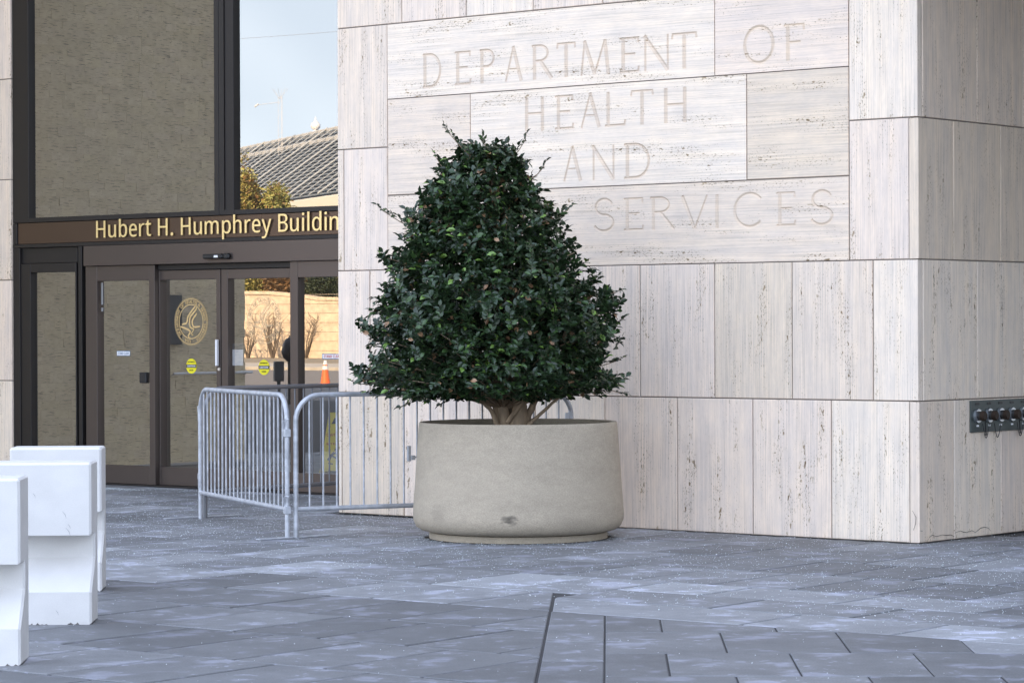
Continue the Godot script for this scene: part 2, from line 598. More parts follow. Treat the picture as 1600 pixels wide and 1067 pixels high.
func build_office() -> void:
	var b := thing("office_building", "pale travertine office building with bronze entrance and cut lettering", "building")
	var X := Vector3.RIGHT
	var Z := Vector3.BACK
	# --- front wall
	var m := MB.new()
	m.box(Vector3(-5.862, 0, -1.9), Vector3(-0.07, 9.2, -0.012))
	var fw := part("front_wall", m.mesh(), M.mortar, b)
	var xl := -5.87
	for r in [0, 1]:
		var js := row_joints(-2.215, 0.7225, xl, -0.08) if r == 0 else row_joints(-2.581, 0.7285, xl, 0.0)
		for k in js.size() - 1:
			stone(fw, Vector3.ZERO, X, Z, js[k], js[k + 1], r * ROW, (r + 1) * ROW)
	stone(fw, Vector3.ZERO, X, Z, xl, -5.796, 2 * ROW, 3 * ROW)
	stone(fw, Vector3.ZERO, X, Z, -5.796, -5.282, 2 * ROW, 3 * ROW)
	stone(fw, Vector3.ZERO, X, Z, -0.605, -0.08, 2 * ROW, 3 * ROW)
	stone(fw, Vector3.ZERO, X, Z, xl, -5.282, 3 * ROW, 4 * ROW)
	stone(fw, Vector3.ZERO, X, Z, -0.605, 0.0, 3 * ROW, 4 * ROW)
	for r in [4, 5, 6, 7]:
		var js := row_joints(-2.947, 0.7225, xl, -0.08 if r % 2 == 0 else 0.0)
		for k in js.size() - 1:
			stone(fw, Vector3.ZERO, X, Z, js[k], js[k + 1], r * ROW, (r + 1) * ROW)
	# inscription
	cut_panel(fw, -5.282, -1.841, 3.572, 4 * ROW, word("DEPARTMENT", [-4.875, -4.676, -4.516, -4.344, -4.242, -4.083, -3.982, -3.775, -3.682, -3.468, -3.419, -3.225, -3.183, -2.874, -2.773, -2.583, -2.545, -2.268, -2.259, -2.01], 3.648, 0.283), 1)
	cut_panel(fw, -1.841, -0.605, 3.572, 4 * ROW, word("OF", [-1.564, -1.282, -1.187, -1.001], 3.648, 0.28), 2)
	stone(fw, Vector3.ZERO, X, Z, -5.282, -4.347, 2.747, 3.572, 0.06, true)
	cut_panel(fw, -4.347, -1.541, 2.747, 3.572, word("HEALTH", [-3.766, -3.546, -3.438, -3.25, -3.188, -2.961, -2.923, -2.719, -2.665, -2.439, -2.346, -2.103], 3.226, 0.277) + word("AND", [-3.368, -3.155, -3.068, -2.815, -2.73, -2.481], 2.8, 0.278), 1)
	stone(fw, Vector3.ZERO, X, Z, -1.541, -0.605, 2.747, 3.572, 0.06, true)
	cut_panel(fw, -5.282, -0.605, 2 * ROW, 2.747, word("HUMAN", [-5.1, -4.88, -4.78, -4.56, -4.47, -4.16, -4.08, -3.86, -3.78, -3.53], 2.375, 0.265) + word("SERVICES", [-3.054, -2.832, -2.738, -2.544, -2.473, -2.237, -2.182, -1.895, -1.856, -1.791, -1.663, -1.394, -1.264, -1.091, -0.963, -0.744], 2.383, 0.262), 0)
	# --- side wall running back from the corner
	m = MB.new()
	m.box(Vector3(-0.065, 0, -7.5), Vector3(-0.012, 9.2, -0.07))
	var sw := part("side_wall", m.mesh(), M.mortar, b)
	var B := Vector3.FORWARD
	for r in 8:
		var js := row_joints(0.506 if r % 2 == 0 else 0.8585, 0.708, 0.0 if r % 2 == 0 else 0.0635, 7.5)
		if r % 2 == 1 and js[1] < 0.5:
			js.remove_at(1)
		for k in js.size() - 1:
			stone(sw, Vector3.ZERO, B, X, js[k], js[k + 1], r * ROW, (r + 1) * ROW, 0.078 if r % 2 == 0 else 0.06)
	var ck := MB.new()
	for l in [[[-0.106, 0.008], [-0.143, 0.04], [-0.184, 0.053], [-0.235, 0.04], [-0.277, 0.042], [-0.329, 0.046], [-0.402, 0.038], [-0.449, 0.04], [-0.502, 0.023]],
			[[-0.512, 0.051], [-0.592, 0.061], [-0.634, 0.05], [-0.688, 0.044], [-0.763, 0.053], [-0.816, 0.036], [-0.892, 0.065], [-0.957, 0.069], [-1.012, 0.058], [-1.045, 0.034]], [[-0.004, 0.095], [-0.045, 0.091]]]:
		var pth := []
		for q in l:
			pth.append(Vector3(0.0035, q[1], q[0]))
		ck.ribbon(pth, [0.002, 0.003, 0.005, 0.003, 0.004, 0.003, 0.005, 0.004, 0.003, 0.002], Vector3.RIGHT)
	ck.ribbon([Vector3(-0.055, 0.242, 0.0035), Vector3(-0.025, 0.195, 0.0035), Vector3(-0.028, 0.146, 0.0035), Vector3(-0.047, 0.098, 0.0035)], [0.002, 0.004, 0.004, 0.003], Vector3.BACK)
	tag(part("hairline_cracks", ck.mesh(), mat(0.09, 0.075, 0.06, 0.95), sw), "", "", "", "stuff")
	# --- return wall into the entrance
	for r in 8:
		for q in [[0.065, 0.72], [0.72, 1.4], [1.4, 1.85]]:
			stone(fw, Vector3(xl, 0, 0), B, -X, q[0], q[1], r * ROW, (r + 1) * ROW, 0.01)
	# --- pier beside the entrance
	m = MB.new()
	m.box(Vector3(-13.28, 0, -7.5), Vector3(-12.33, 9.2, DOORZ + 0.008))
	var pr := part("stone_pier", m.mesh(), M.mortar, b)
	for r in 8:
		var cuts := [-13.3, -12.6, -12.31] if r % 2 else [-13.3, -12.94, -12.31]
		for k in 2:
			stone(pr, Vector3(0, 0, DOORZ + 0.02), X, Z, cuts[k], cuts[k + 1], r * 1.071 - 0.01, (r + 1) * 1.071 - 0.01, 0.05)
	# --- storeys above, their soffit shading the entrance
	m = MB.new()
	m.box(Vector3(0.3, 5.29, -42), Vector3(45, 21, 1.2), 0.02)
	m.box(Vector3(-60, 9.2, -19), Vector3(0.29, 21, 0.9), 0.02)
	m.box(Vector3(31, 0, -42), Vector3(45, 5.28, 10), 0.02)  # unseen wing on the right, added to block sky and darken right-hand faces
	m.box(Vector3(31, 5.29, 1.21), Vector3(45, 8, 10), 0.02)
	part("storeys_and_added_wing", m.mesh(), triplanar(M.stone_tex, 0.25, 0.8, Color(0.5, 0.48, 0.46)), b)
	m = MB.new()
	m.box(Vector3(-13.28, 0, -19), Vector3(-12.33, 9.2, -7.6))
	m.box(Vector3(-5.86, 0, -19), Vector3(-0.07, 9.2, -7.6))  # gap between the two boxes added so sun reaches the lobby
	part("core_wall", m.mesh(), triplanar(M.stone_tex, 0.25, 0.8), b)
	build_entrance(b)


func rect_frame(m: MB, x0: float, x1: float, y0: float, y1: float, gx0: float, gx1: float, gy0: float, gy1: float, z0: float, z1: float) -> void:
	m.box(Vector3(x0, y0, z0), Vector3(gx0, y1, z1), 0.003)
	m.box(Vector3(gx1, y0, z0), Vector3(x1, y1, z1), 0.003)
	m.box(Vector3(gx0, y0, z0 + 0.002), Vector3(gx1, gy0, z1 - 0.002), 0.003)
	m.box(Vector3(gx0, gy1, z0 + 0.002), Vector3(gx1, y1, z1 - 0.002), 0.003)


func pane(parent: Node, x0: float, x1: float, y0: float, y1: float, z: float) -> MeshInstance3D:
	var m := MB.new()
	m.face([Vector3(x0 - 0.005, y0 - 0.005, z), Vector3(x1 + 0.005, y0 - 0.005, z), Vector3(x1 + 0.005, y1 + 0.005, z), Vector3(x0 - 0.005, y1 + 0.005, z)], Vector3.BACK)
	return part("glass_pane", m.mesh(), M.glass, parent)


func text_mesh(txt: String, size: float, depth: float, family := "Droid Sans", weight := 400) -> TextMesh:
	var t := TextMesh.new()
	var f := SystemFont.new()
	f.font_names = PackedStringArray([family])
	f.font_weight = weight
	t.font = f
	t.font_size = 64
	t.pixel_size = size / 64.0
	t.depth = depth
	t.text = txt
	t.curve_step = 1.5
	return t


func caution_disc(parent: Node, ctr: Vector3) -> void:
	var m := MB.new()
	m.disc(ctr, Vector3.BACK, Vector3.RIGHT, 0.076, 32)
	var d := part("caution_sticker", m.mesh(), M.yellow, parent)
	m = MB.new()
	m.face([ctr + Vector3(-0.073, -0.017, 0.0012), ctr + Vector3(0.073, -0.017, 0.0012), ctr + Vector3(0.073, 0.017, 0.0012), ctr + Vector3(-0.073, 0.017, 0.0012)], Vector3.BACK)
	part("black_band", m.mesh(), M.black, d)
	for w in [["AUTOMATIC", 0.042, 0.018, M.black], ["CAUTION", 0.0, 0.027, M.white], ["DOOR", -0.042, 0.02, M.black]]:
		var o := part("lettering", text_mesh(w[0], w[2], 0.0008, "Droid Sans", 700), w[3], d)
		o.position = ctr + Vector3(0, w[1], 0.0022)


func emblem(parent: Node, ctr: Vector3, leafm: Material) -> void:
	var R := 0.232
	var m := MB.new()
	for q in [[0.985, 0.03], [0.74, 0.04]]:
		var pth := []
		for k in 49:
			pth.append(ctr + Vector3(cos(TAU * k / 48), sin(TAU * k / 48), 0) * R * q[0])
		m.ribbon(pth, [q[1] * R], Vector3.BACK)
	for k in 90:
		var a := TAU * k / 90.0
		var d := Vector3(cos(a), sin(a), 0)
		m.ribbon([ctr + d * R * 1.01, ctr + d * R * 1.05], [0.006], Vector3.BACK)
	var strokes := [
		[[265, 648], [300, 640], [330, 636], [348, 600], [355, 545], [400, 470], [445, 412], [478, 372], [492, 340]],
		[[496, 400], [484, 428], [440, 480], [400, 525], [386, 580], [384, 640], [396, 690], [425, 708], [452, 716], [440, 742], [418, 775], [416, 802], [440, 806]],
		[[494, 478], [484, 505], [450, 545], [428, 590], [426, 635], [444, 682], [480, 690], [520, 684], [545, 676]],
		[[242, 680], [270, 690], [320, 708], [372, 732], [394, 752], [390, 778], [366, 812], [366, 838], [394, 852]]]
	for s in strokes:
		var pth := []
		for p in s:
			pth.append(ctr + Vector3((p[0] - 408) / 250.0, -(p[1] - 607) / 345.0, 0) * R)
		m.ribbon(pth, [0.012, 0.02, 0.02, 0.02, 0.02, 0.02, 0.019, 0.017, 0.012], Vector3.BACK)
	var e := part("emblem", m.mesh(), leafm, parent)
	var txt := "DEPARTMENT OF HEALTH & HUMAN SERVICES · USA · "
	var comb := SurfaceTool.new()
	comb.begin(Mesh.PRIMITIVE_TRIANGLES)
	for k in txt.length():
		if txt[k] == " ":
			continue
		var a := deg_to_rad(218.0 - 360.0 * k / txt.length())
		var xf := Transform3D(Basis(Vector3.BACK, a - PI / 2), ctr + Vector3(cos(a), sin(a), 0) * R * 0.865 + Vector3(0, 0, 0.0015))
		comb.append_from(text_mesh(txt[k], 0.045, 0.0006, "Droid Serif", 700), 0, xf)
	part("ring_lettering", comb.commit(), leafm, e)


func strip_label(parent: Node, ctr: Vector3, w: float, txt: String, ink: Material) -> void:
	var m := MB.new()
	m.face([ctr + Vector3(-w / 2 - 0.006, -0.026, 0), ctr + Vector3(w / 2 + 0.006, -0.026, 0), ctr + Vector3(w / 2 + 0.006, 0.026, 0), ctr + Vector3(-w / 2 - 0.006, 0.026, 0)], Vector3.BACK)
	var o := part("strip_label", m.mesh(), M.label_blue, parent)
	m = MB.new()
	var c2 := ctr + Vector3(0, 0, 0.001)
	m.face([c2 + Vector3(-w / 2, -0.02, 0), c2 + Vector3(w / 2, -0.02, 0), c2 + Vector3(w / 2, 0.02, 0), c2 + Vector3(-w / 2, 0.02, 0)], Vector3.BACK)
	part("label_face", m.mesh(), M.white, o)
	var l := part("lettering", text_mesh(txt, 0.036, 0.0006, "Droid Sans", 700), ink, o)
	var bb := l.mesh.get_aabb()
	l.scale.x = w * 0.86 / bb.size.x
	l.position = ctr + Vector3(0, 0, 0.002)


func build_entrance(b: Node3D) -> void:
	var z0 := DOORZ - 0.10
	var z1 := DOORZ
	var gz := DOORZ - 0.05
	# upper windows
	var m := MB.new()
	rect_frame(m, -12.31, -9.205, 2.738, 9.2, -12.053, -9.268, 2.787, 9.15, z0, z1)
	var w1 := part("window", m.mesh(), M.bronze_dark, b)
	pane(w1, -12.053, -9.268, 2.787, 9.15, gz)
	m = MB.new()
	rect_frame(m, -9.2, -5.875, 2.738, 9.2, -8.994, -5.95, 2.787, 9.15, z0, z1)
	m.box(Vector3(-9.13, 2.79, z1), Vector3(-9.115, 9.2, z1 + 0.012))
	var w2 := part("window", m.mesh(), M.bronze_dark, b)
	pane(w2, -8.994, -5.95, 2.787, 9.15, gz)
	# sign band with its raised gold letters
	m = MB.new()
	m.box(Vector3(-12.24, 2.513, z0), Vector3(-8.63, 2.733, z1 - 0.012), 0.002)
	m.box(Vector3(-8.627, 2.513, z0), Vector3(-5.875, 2.733, z1 - 0.012), 0.002)
	var sb := part("sign_band", m.mesh(), M.bronze_sign, b)
	var txt := "Hubert H. Humphrey Building"
	var size := 0.243
	var probe := text_mesh("H", size, 0.015)
	var f := probe.font
	var adv := func(s: String) -> float: return f.get_string_size(s, HORIZONTAL_ALIGNMENT_LEFT, -1, 64).x * size / 64.0
	var sx: float = 2.622 / adv.call("Hubert H. Humphrey ")
	for k in txt.length():
		if txt[k] == " ":
			continue
		var t := text_mesh(txt[k], size, 0.007)
		t.horizontal_alignment = HORIZONTAL_ALIGNMENT_LEFT
		t.vertical_alignment = VERTICAL_ALIGNMENT_BOTTOM
		var o := part("letter", t, M.gold, sb)
		o.scale.x = sx
		o.position = Vector3(-11.02 + adv.call(txt.substr(0, k)) * sx, 2.553 - f.get_descent(64) * size / 64.0, z1 + 0.006)
	m = MB.new()
	m.box(Vector3(-12.31, 2.472, z0), Vector3(-5.875, 2.51, z1 + 0.004), 0.003)
	m.box(Vector3(-12.31, 2.513, z0), Vector3(-12.245, 2.733, z1), 0.003)
	m.box(Vector3(-12.31, 0.0, z0), Vector3(-12.2, 2.47, z1), 0.003)
	m.box(Vector3(-11.28, 0.0, z0), Vector3(-11.225, 2.47, z1 + 0.002), 0.003)
	m.box(Vector3(-11.325, 0.0, z0), Vector3(-11.172, 2.468, z0 + 0.02))
	part("frame_trim", m.mesh(), M.bronze_dark, b)
	# narrow side light
	m = MB.new()
	m.box(Vector3(-12.2, 2.305, z0), Vector3(-11.325, 2.47, z1 - 0.03), 0.003)
	rect_frame(m, -12.198, -11.326, 0.0, 2.302, -12.043, -11.345, 0.2, 2.207, z0, z1 - 0.012)
	var sl := part("side_light", m.mesh(), M.bronze_dark, b)
	pane(sl, -12.043, -11.345, 0.2, 2.207, gz - 0.01)
	# header over the doors
	m = MB.new()
	m.box(Vector3(-11.17, 2.262, z0), Vector3(-5.875, 2.47, z1 + 0.03), 0.004)
	var hd := part("door_header", m.mesh(), M.bronze, b)
	m = MB.new()
	m.box(Vector3(-9.36, 2.303, z1 + 0.03), Vector3(-9.08, 2.352, z1 + 0.085), 0.012)
	m.box(Vector3(-9.08, 2.297, z1 + 0.03), Vector3(-9.0, 2.358, z1 + 0.075), 0.014)
	var se := part("motion_sensor", m.mesh(), M.black, hd)
	m = MB.new()
	m.box(Vector3(-9.19, 2.315, z1 + 0.086), Vector3(-9.135, 2.337, z1 + 0.088))
	part("sensor_label", m.mesh(), M.white, hd)
	m = MB.new()
	m.box(Vector3(-11.17, 0.0, z0 - 0.08), Vector3(-5.875, 0.018, z1 + 0.02), 0.004)
	part("threshold", m.mesh(), M.bronze_dark, b)
	# door leaves: fixed, sliding, sliding, fixed
	var door := func(x0: float, x1: float, gx0: float, gx1: float, top: float, back: float) -> MeshInstance3D:
		var q := MB.new()
		rect_frame(q, x0, x1, 0.02, top, gx0, gx1, 0.205, 2.104, z0 - back, z1 - back)
		var o := part("door", q.mesh(), M.bronze, b)
		pane(o, gx0, gx1, 0.205, 2.104, gz - back)
		return o
	var d1: MeshInstance3D = door.call(-11.17, -10.135, -10.996, -10.215, 2.26, 0.0)
	var d2: MeshInstance3D = door.call(-10.16, -9.25, -10.12, -9.255 - 0.052, 2.2, 0.06)
	var d3: MeshInstance3D = door.call(-9.235, -8.2, -9.145, -8.285, 2.2, 0.06)
	var d4: MeshInstance3D = door.call(-8.227, -7.2, -8.123, -7.35, 2.26, 0.0)
	m = MB.new()
	m.box(Vector3(-10.13, 2.205, z0 - 0.05), Vector3(-8.23, 2.26, z1 - 0.04), 0.003)
	part("door_track", m.mesh(), M.bronze_dark, b)
	m = MB.new()
	rect_frame(m, -7.19, -5.875, 0.0, 2.26, -7.05, -6.05, 0.2, 2.104, z0, z1)
	var s2 := part("side_light", m.mesh(), M.bronze, b)
	pane(s2, -7.05, -6.05, 0.2, 2.104, gz)
	# fittings on the doors
	m = MB.new()
	m.box(Vector3(-9.29, 1.235, DOORZ - 0.055), Vector3(-9.262, 1.5, DOORZ - 0.02), 0.006)
	part("pull_handle", m.mesh(), M.white, d2)
	m = MB.new()
	m.tube([Vector3(-9.262, 1.203, DOORZ - 0.062), Vector3(-9.262, 1.203, DOORZ - 0.048)], [0.016], 14)
	part("lock", m.mesh(), mat(0.75, 0.72, 0.66, 0.3, 0.6), d2)
	m = MB.new()
	m.box(Vector3(-10.375, 1.055, gz + 0.003), Vector3(-10.275, 1.165, gz + 0.045), 0.008)
	part("push_plate_box", m.mesh(), M.black, d1)
	m = MB.new()
	m.box(Vector3(-10.975, 1.86, gz + 0.003), Vector3(-10.95, 2.09, gz + 0.012), 0.002)
	m.box(Vector3(-10.975, 1.79, gz + 0.003), Vector3(-10.95, 1.83, gz + 0.012), 0.002)
	part("metal_strip", m.mesh(), mat(0.3, 0.3, 0.3, 0.4, 0.5), d1)
	m = MB.new()
	m.box(Vector3(-9.135, 1.24, gz - 0.068), Vector3(-8.985, 1.40, gz - 0.064))
	var pn := part("paper_notice", m.mesh(), mat(0.55, 0.56, 0.58, 0.7), d3)
	m = MB.new()
	m.box(Vector3(-9.135, 1.402, gz - 0.068), Vector3(-8.985, 1.46, gz - 0.064))
	m.box(Vector3(-9.115, 1.405, gz - 0.063), Vector3(-9.05, 1.44, gz - 0.0625))
	part("notice_heading", m.mesh(), M.dark_grey, pn)
	caution_disc(d2, Vector3(-9.7136, 1.231, gz - 0.058))
	caution_disc(d3, Vector3(-8.69, 1.2245, gz - 0.058))
	emblem(d2, Vector3(-9.7156, 1.68, gz - 0.058), M.gold_leaf)
	emblem(d3, Vector3(-8.6877, 1.69, gz - 0.058), M.gold_washed_out)
	strip_label(d1, Vector3(-10.65, 1.357, gz + 0.002), 0.19, "STAND CLEAR", M.label_blue)
	strip_label(d4, Vector3(-7.71, 1.337, gz + 0.002), 0.26, "STAND CLEAR", M.red)
	# lobby behind the glass
	m = MB.new()
	m.box(Vector3(-12.3, -0.02, -7.4), Vector3(-5.9, 0.004, z0 - 0.09))
	part("lobby_floor", m.mesh(), mat(0.34, 0.325, 0.3, 0.4), b)
	m = MB.new()
	m.box(Vector3(-12.3, 9.1, -7.4), Vector3(-5.9, 9.19, z0))
	part("lobby_ceiling", m.mesh(), mat(0.2, 0.2, 0.2), b)
	m = MB.new()
	m.box(Vector3(-12.32, 0, -7.45), Vector3(-9.8, 9.1, -7.35))
	m.box(Vector3(-6.2, 0, -7.45), Vector3(-5.88, 9.1, -7.35))
	m.box(Vector3(-9.8, 3.2, -7.45), Vector3(-6.2, 9.1, -7.35))  # opening below is added, out of view, to let sun brighten the floor sign
	m.box(Vector3(-12.32, 0, -7.35), Vector3(-12.3, 9.1, -2.0))
	m.box(Vector3(-5.88, 0, -7.35), Vector3(-5.863, 9.1, -2.0))
	part("lobby_wall", m.mesh(), mat(0.16, 0.15, 0.13, 0.7), b)


func _ready() -> void:
	rng.seed = 4711
	# ---- camera
	cam = Camera3D.new()
	cam.name = "camera"
	cam.transform = Transform3D(Basis(Vector3(0.7724823, -0.0035077, -0.6350266), Vector3(-0.0006356, 0.99998, -0.0062969), Vector3(0.635036, 0.0052678, 0.7724646)).orthonormalized(), Vector3(11.0813, 1.62, 18.2285))
	cam.fov = 13.66
	cam.near = 0.2
	cam.far = 900.0
	add_child(cam)
	cam.current = true
	# ---- sky, sun, exposure
	var env := Environment.new()
	env.background_mode = Environment.BG_SKY
	var sky := Sky.new()
	var sm := ProceduralSkyMaterial.new()
	sm.sky_top_color = srgb(0.40, 0.48, 0.67)
	sm.sky_horizon_color = srgb(0.69, 0.80, 0.91)
	sm.sky_curve = 0.16
	sm.ground_bottom_color = srgb(0.12, 0.11, 0.10)
	sm.ground_horizon_color = srgb(0.30, 0.28, 0.26)
	var cl := noise(71, 0.012, 5)
	cl.domain_warp_enabled = true
	cl.domain_warp_amplitude = 40.0
	var ci := cl.get_seamless_image(512, 256, false, false, 0.15, true)
	ci.convert(Image.FORMAT_L8)
	var cd := ci.get_data()
	var cc := PackedByteArray()
	cc.resize(512 * 256 * 4)
	for k in 512 * 256:
		cc[k * 4] = 255; cc[k * 4 + 1] = 252; cc[k * 4 + 2] = 248
		cc[k * 4 + 3] = int(clampf((cd[k] - 110) * 0.7, 0, 90))
	sm.sky_cover = tex(cc, 512, 256, Image.FORMAT_RGBA8)
	sm.sky_cover_modulate = Color(1, 1, 1, 0.8)
	sky.sky_material = sm
	env.sky = sky
	env.background_energy_multiplier = 1.0
	env.tonemap_mode = Environment.TONE_MAPPER_LINEAR
	env.tonemap_exposure = 3.75
	env.sdfgi_enabled = true
	env.ssao_enabled = true
	env.ssil_enabled = true
	var we := WorldEnvironment.new()
	we.name = "world_environment"
	we.environment = env
	add_child(we)
	var sun := DirectionalLight3D.new()
	sun.name = "sun"
	sun.light_energy = 1.5
	sun.light_color = Color(1.0, 0.89, 0.74)
	sun.light_angular_distance = 0.5
	sun.shadow_enabled = true
	add_child(sun)
	sun.look_at_from_position(Vector3.ZERO, Vector3(-0.32, -0.56, 0.94), Vector3.UP)   # low sun behind the building
	make_materials()
	build_ground()
	build_office()
	await get_tree().process_frame
	await get_tree().process_frame
	for q in pending:
		finish_panel(q[0], q[1])
	build_surroundings()
	build_planter()
	build_barriers()
	build_blocks()
	build_fittings()
	build_grime_shade()
	build_grains()


# ------------------------------------------------------------------ ground
func in_view(p: Vector3, margin := 0.0) -> bool:
	var q := cam.transform.affine_inverse() * p
	var ty := tan(deg_to_rad(13.66) / 2.0)
	return -q.z > 1.0 and absf(q.x) < -q.z * ty * 1.5 + margin and absf(q.y) < -q.z * ty + margin


func slab_poly(poly: PackedVector2Array, lift: float, gap: float, into: MB = null) -> MB:
	# poly in ground coordinates (x, z)
	var m := into if into else MB.new()
	var ins := Geometry2D.offset_polygon(poly, -gap, Geometry2D.JOIN_MITER)
	if ins.is_empty():
		return m
	var a: PackedVector2Array = ins[0]
	var top := Geometry2D.offset_polygon(a, -0.005, Geometry2D.JOIN_MITER)
	if top.is_empty() or top[0].size() != a.size():
		return m
	var t: PackedVector2Array = top[0]
	var start := 0
	var best := 1e9
	for k in t.size():
		if t[k].distance_to(a[0]) < best:
			best = t[k].distance_to(a[0]); start = k
	var q := []
	for k in t.size():
		q.append(Vector3(t[k].x, lift, t[k].y))
	m.face(q, Vector3.UP)
	var ctr := Vector2.ZERO
	for p in a:
		ctr += p / a.size()
	var nn := a.size()
	var dirn := 1
	if t[(start + 1) % nn].distance_to(a[1]) > t[(start - 1 + nn) % nn].distance_to(a[1]):
		dirn = -1
	for k in nn:
		var p0 := a[k]
		var p1 := a[(k + 1) % nn]
		var t0 := t[(start + dirn * k + nn * 2) % nn]
		var t1 := t[(start + dirn * (k + 1) + nn * 2) % nn]
		var o := (p0 + p1) * 0.5 - ctr
		m.face([Vector3(p0.x, lift - 0.004, p0.y), Vector3(p1.x, lift - 0.004, p1.y), Vector3(t1.x, lift, t1.y), Vector3(t0.x, lift, t0.y)], Vector3(o.x, 1, o.y))
		m.face([Vector3(p0.x, lift - 0.02, p0.y), Vector3(p1.x, lift - 0.02, p1.y), Vector3(p1.x, lift - 0.004, p1.y), Vector3(p0.x, lift - 0.004, p0.y)], Vector3(o.x, 0, o.y))
	return m


func build_ground() -> void:
	var m := MB.new()
	m.face([Vector3(-600, -0.06, -600), Vector3(600, -0.06, -600), Vector3(600, -0.06, 600), Vector3(-600, -0.06, 600)], Vector3.UP)
	tag(part("ground", m.mesh(), mat(0.17, 0.16, 0.15, 0.9), self), "", "", "", "structure")
	m = MB.new()
	m.box(Vector3(-140, -0.058, 24), Vector3(60, -0.03, 57))
	tag(part("road", m.mesh(), triplanar(speckle(Color(0.47, 0.45, 0.43), 0.08, 0.1, 61, 512), 0.3, 0.85), self), "", "", "", "structure")
	m = MB.new()
	m.box(Vector3(-140, -0.05, 57.0), Vector3(60, 0.09, 66), 0.02)
	tag(part("pavement", m.mesh(), triplanar(speckle(Color(0.70, 0.67, 0.62), 0.05, 0.08, 63, 512), 0.4, 0.85), self), "", "", "", "structure")
	# paved plaza
	var plaza := Node3D.new()
	plaza.name = "plaza_paving"
	add_child(plaza, true)
	tag(plaza, "", "", "", "structure")
	m = MB.new()
	m.face([Vector3(-40, -0.0065, -1.8), Vector3(30, -0.0065, -1.8), Vector3(30, -0.0065, 24), Vector3(-40, -0.0065, 24)], Vector3.UP)
	m.face([Vector3(0.0, -0.0065, -8), Vector3(30, -0.0065, -8), Vector3(30, -0.0065, -1.8), Vector3(0.0, -0.0065, -1.8)], Vector3.UP)
	part("bedding", m.mesh(), mat(0.045, 0.043, 0.042, 0.95), plaza)
	var pt := paving_texture()
	var mats := []
	for q in [[1.0, 0.0], [0.95, 0.37], [1.05, 0.61], [0.98, 0.83], [1.13, 0.2], [0.92, 0.5], [1.25, 0.33], [1.0, 0.14], [1.38, 0.7]]:
		mats.append(triplanar(pt, 0.2, 0.62, Color(q[0] * 0.95, q[0] * 0.96, q[0] * 0.975), Vector3(q[1], q[1] * 0.7, q[1] * 1.3)))
	var rest := []
	for k in 3:
		rest.append(MB.new())
	var ca := cos(deg_to_rad(2.4))
	var sa := sin(deg_to_rad(2.4))
	var P := func(p: float, q: float) -> Vector2: return Vector2(p * ca + q * sa, -p * sa + q * ca)
	var d := Vector2(0.6088, 0.7934)      # direction of the band that borders the diagonal field
	var e := Vector2(0.7934, -0.6088)
	var S := func(s: float, t: float) -> Vector2: return d * s + e * t
	var polys := []
	var qs := [-9.4, -8.5, -7.55, -6.6, -5.7, -4.75, -3.8, -2.9, -1.98, -1.04, -0.1, 0.84, 1.775, 2.715, 3.7, 4.666, 5.59, 6.507, 7.44, 8.42, 9.36, 10.3, 11.2, 12.15, 13.1]
	var far := 60.0
	var leftside := PackedVector2Array([S.call(-far, -2.634), S.call(far, -2.634), S.call(far, -2.634 - far), S.call(-far, -2.634 - far)])
	var rightside := PackedVector2Array([S.call(-far, -2.634), S.call(far, -2.634), S.call(far, -2.634 + far), S.call(-far, -2.634 + far)])
	for r in qs.size() - 1:
		var ph := -0.04 if r % 2 == 1 else 0.258
		for k in range(-34, 24):
			var p0 := ph + 0.592 * k
			var p1 := p0 + 0.592
			if qs[r] >= 3.69 and qs[r] < 5.5 and p0 > 0.27 - 0.3 and qs[r] < 4.6:
				if p0 >= 0.25:
					continue
				p1 = minf(p1, 0.262)
			var poly := PackedVector2Array([P.call(p0, qs[r]), P.call(p1, qs[r]), P.call(p1, qs[r + 1]), P.call(p0, qs[r + 1])])
			if qs[r] > 4.6:
				for cut in Geometry2D.intersect_polygons(poly, leftside):
					polys.append(cut)
			else:
				polys.append(poly)
	var rows := [[3.7, 4.32, 0.262], [4.32, 4.95, 0.262], [4.95, 5.6, 0.2]]
	for r in 3:
		var x: float = rows[r][2]
		var first: float = [0.62, 1.105, 1.79][r]
		while x < 14.0:
			var x1 := x + (first if x == rows[r][2] else 0.93)
			var poly := PackedVector2Array([P.call(x, rows[r][0]), P.call(x1, rows[r][0]), P.call(x1, rows[r][1]), P.call(x, rows[r][1])])
			if r == 2:
				for cut in Geometry2D.intersect_polygons(poly, rightside):
					polys.append(cut)
			else:
				polys.append(poly)
			x = x1
	var low := PackedVector2Array([P.call(-far, 5.6), P.call(far, 5.6), P.call(far, far), P.call(-far, far)])
	var ss := [1.4, 2.34, 3.28, 4.22, 5.16, 6.1, 7.07, 8.0, 8.95, 9.9, 10.85, 11.8]
	for r in ss.size() - 1:
		for k in range(0, 22):
			var off := -2.02 if r % 2 == 0 else -1.715
			var t0 := off + 0.61 * (k - 1)
			var t1 := t0 + 0.61
			t0 = maxf(t0, -2.325)
			if t1 < t0 + 0.05:
				continue
			for cut in Geometry2D.intersect_polygons(PackedVector2Array([S.call(ss[r], t0), S.call(ss[r], t1), S.call(ss[r + 1], t1), S.call(ss[r + 1], t0)]), low):
				polys.append(cut)
	var bs := [3.0, 3.9, 4.82, 5.74, 6.58, 7.42, 8.3, 9.2, 10.1, 11.0, 11.9]
	for k in bs.size() - 1:
		for cut in Geometry2D.intersect_polygons(PackedVector2Array([S.call(bs[k], -2.634), S.call(bs[k], -2.325), S.call(bs[k + 1], -2.325), S.call(bs[k + 1], -2.634)]), low):
			polys.append(cut)
	var count := 0
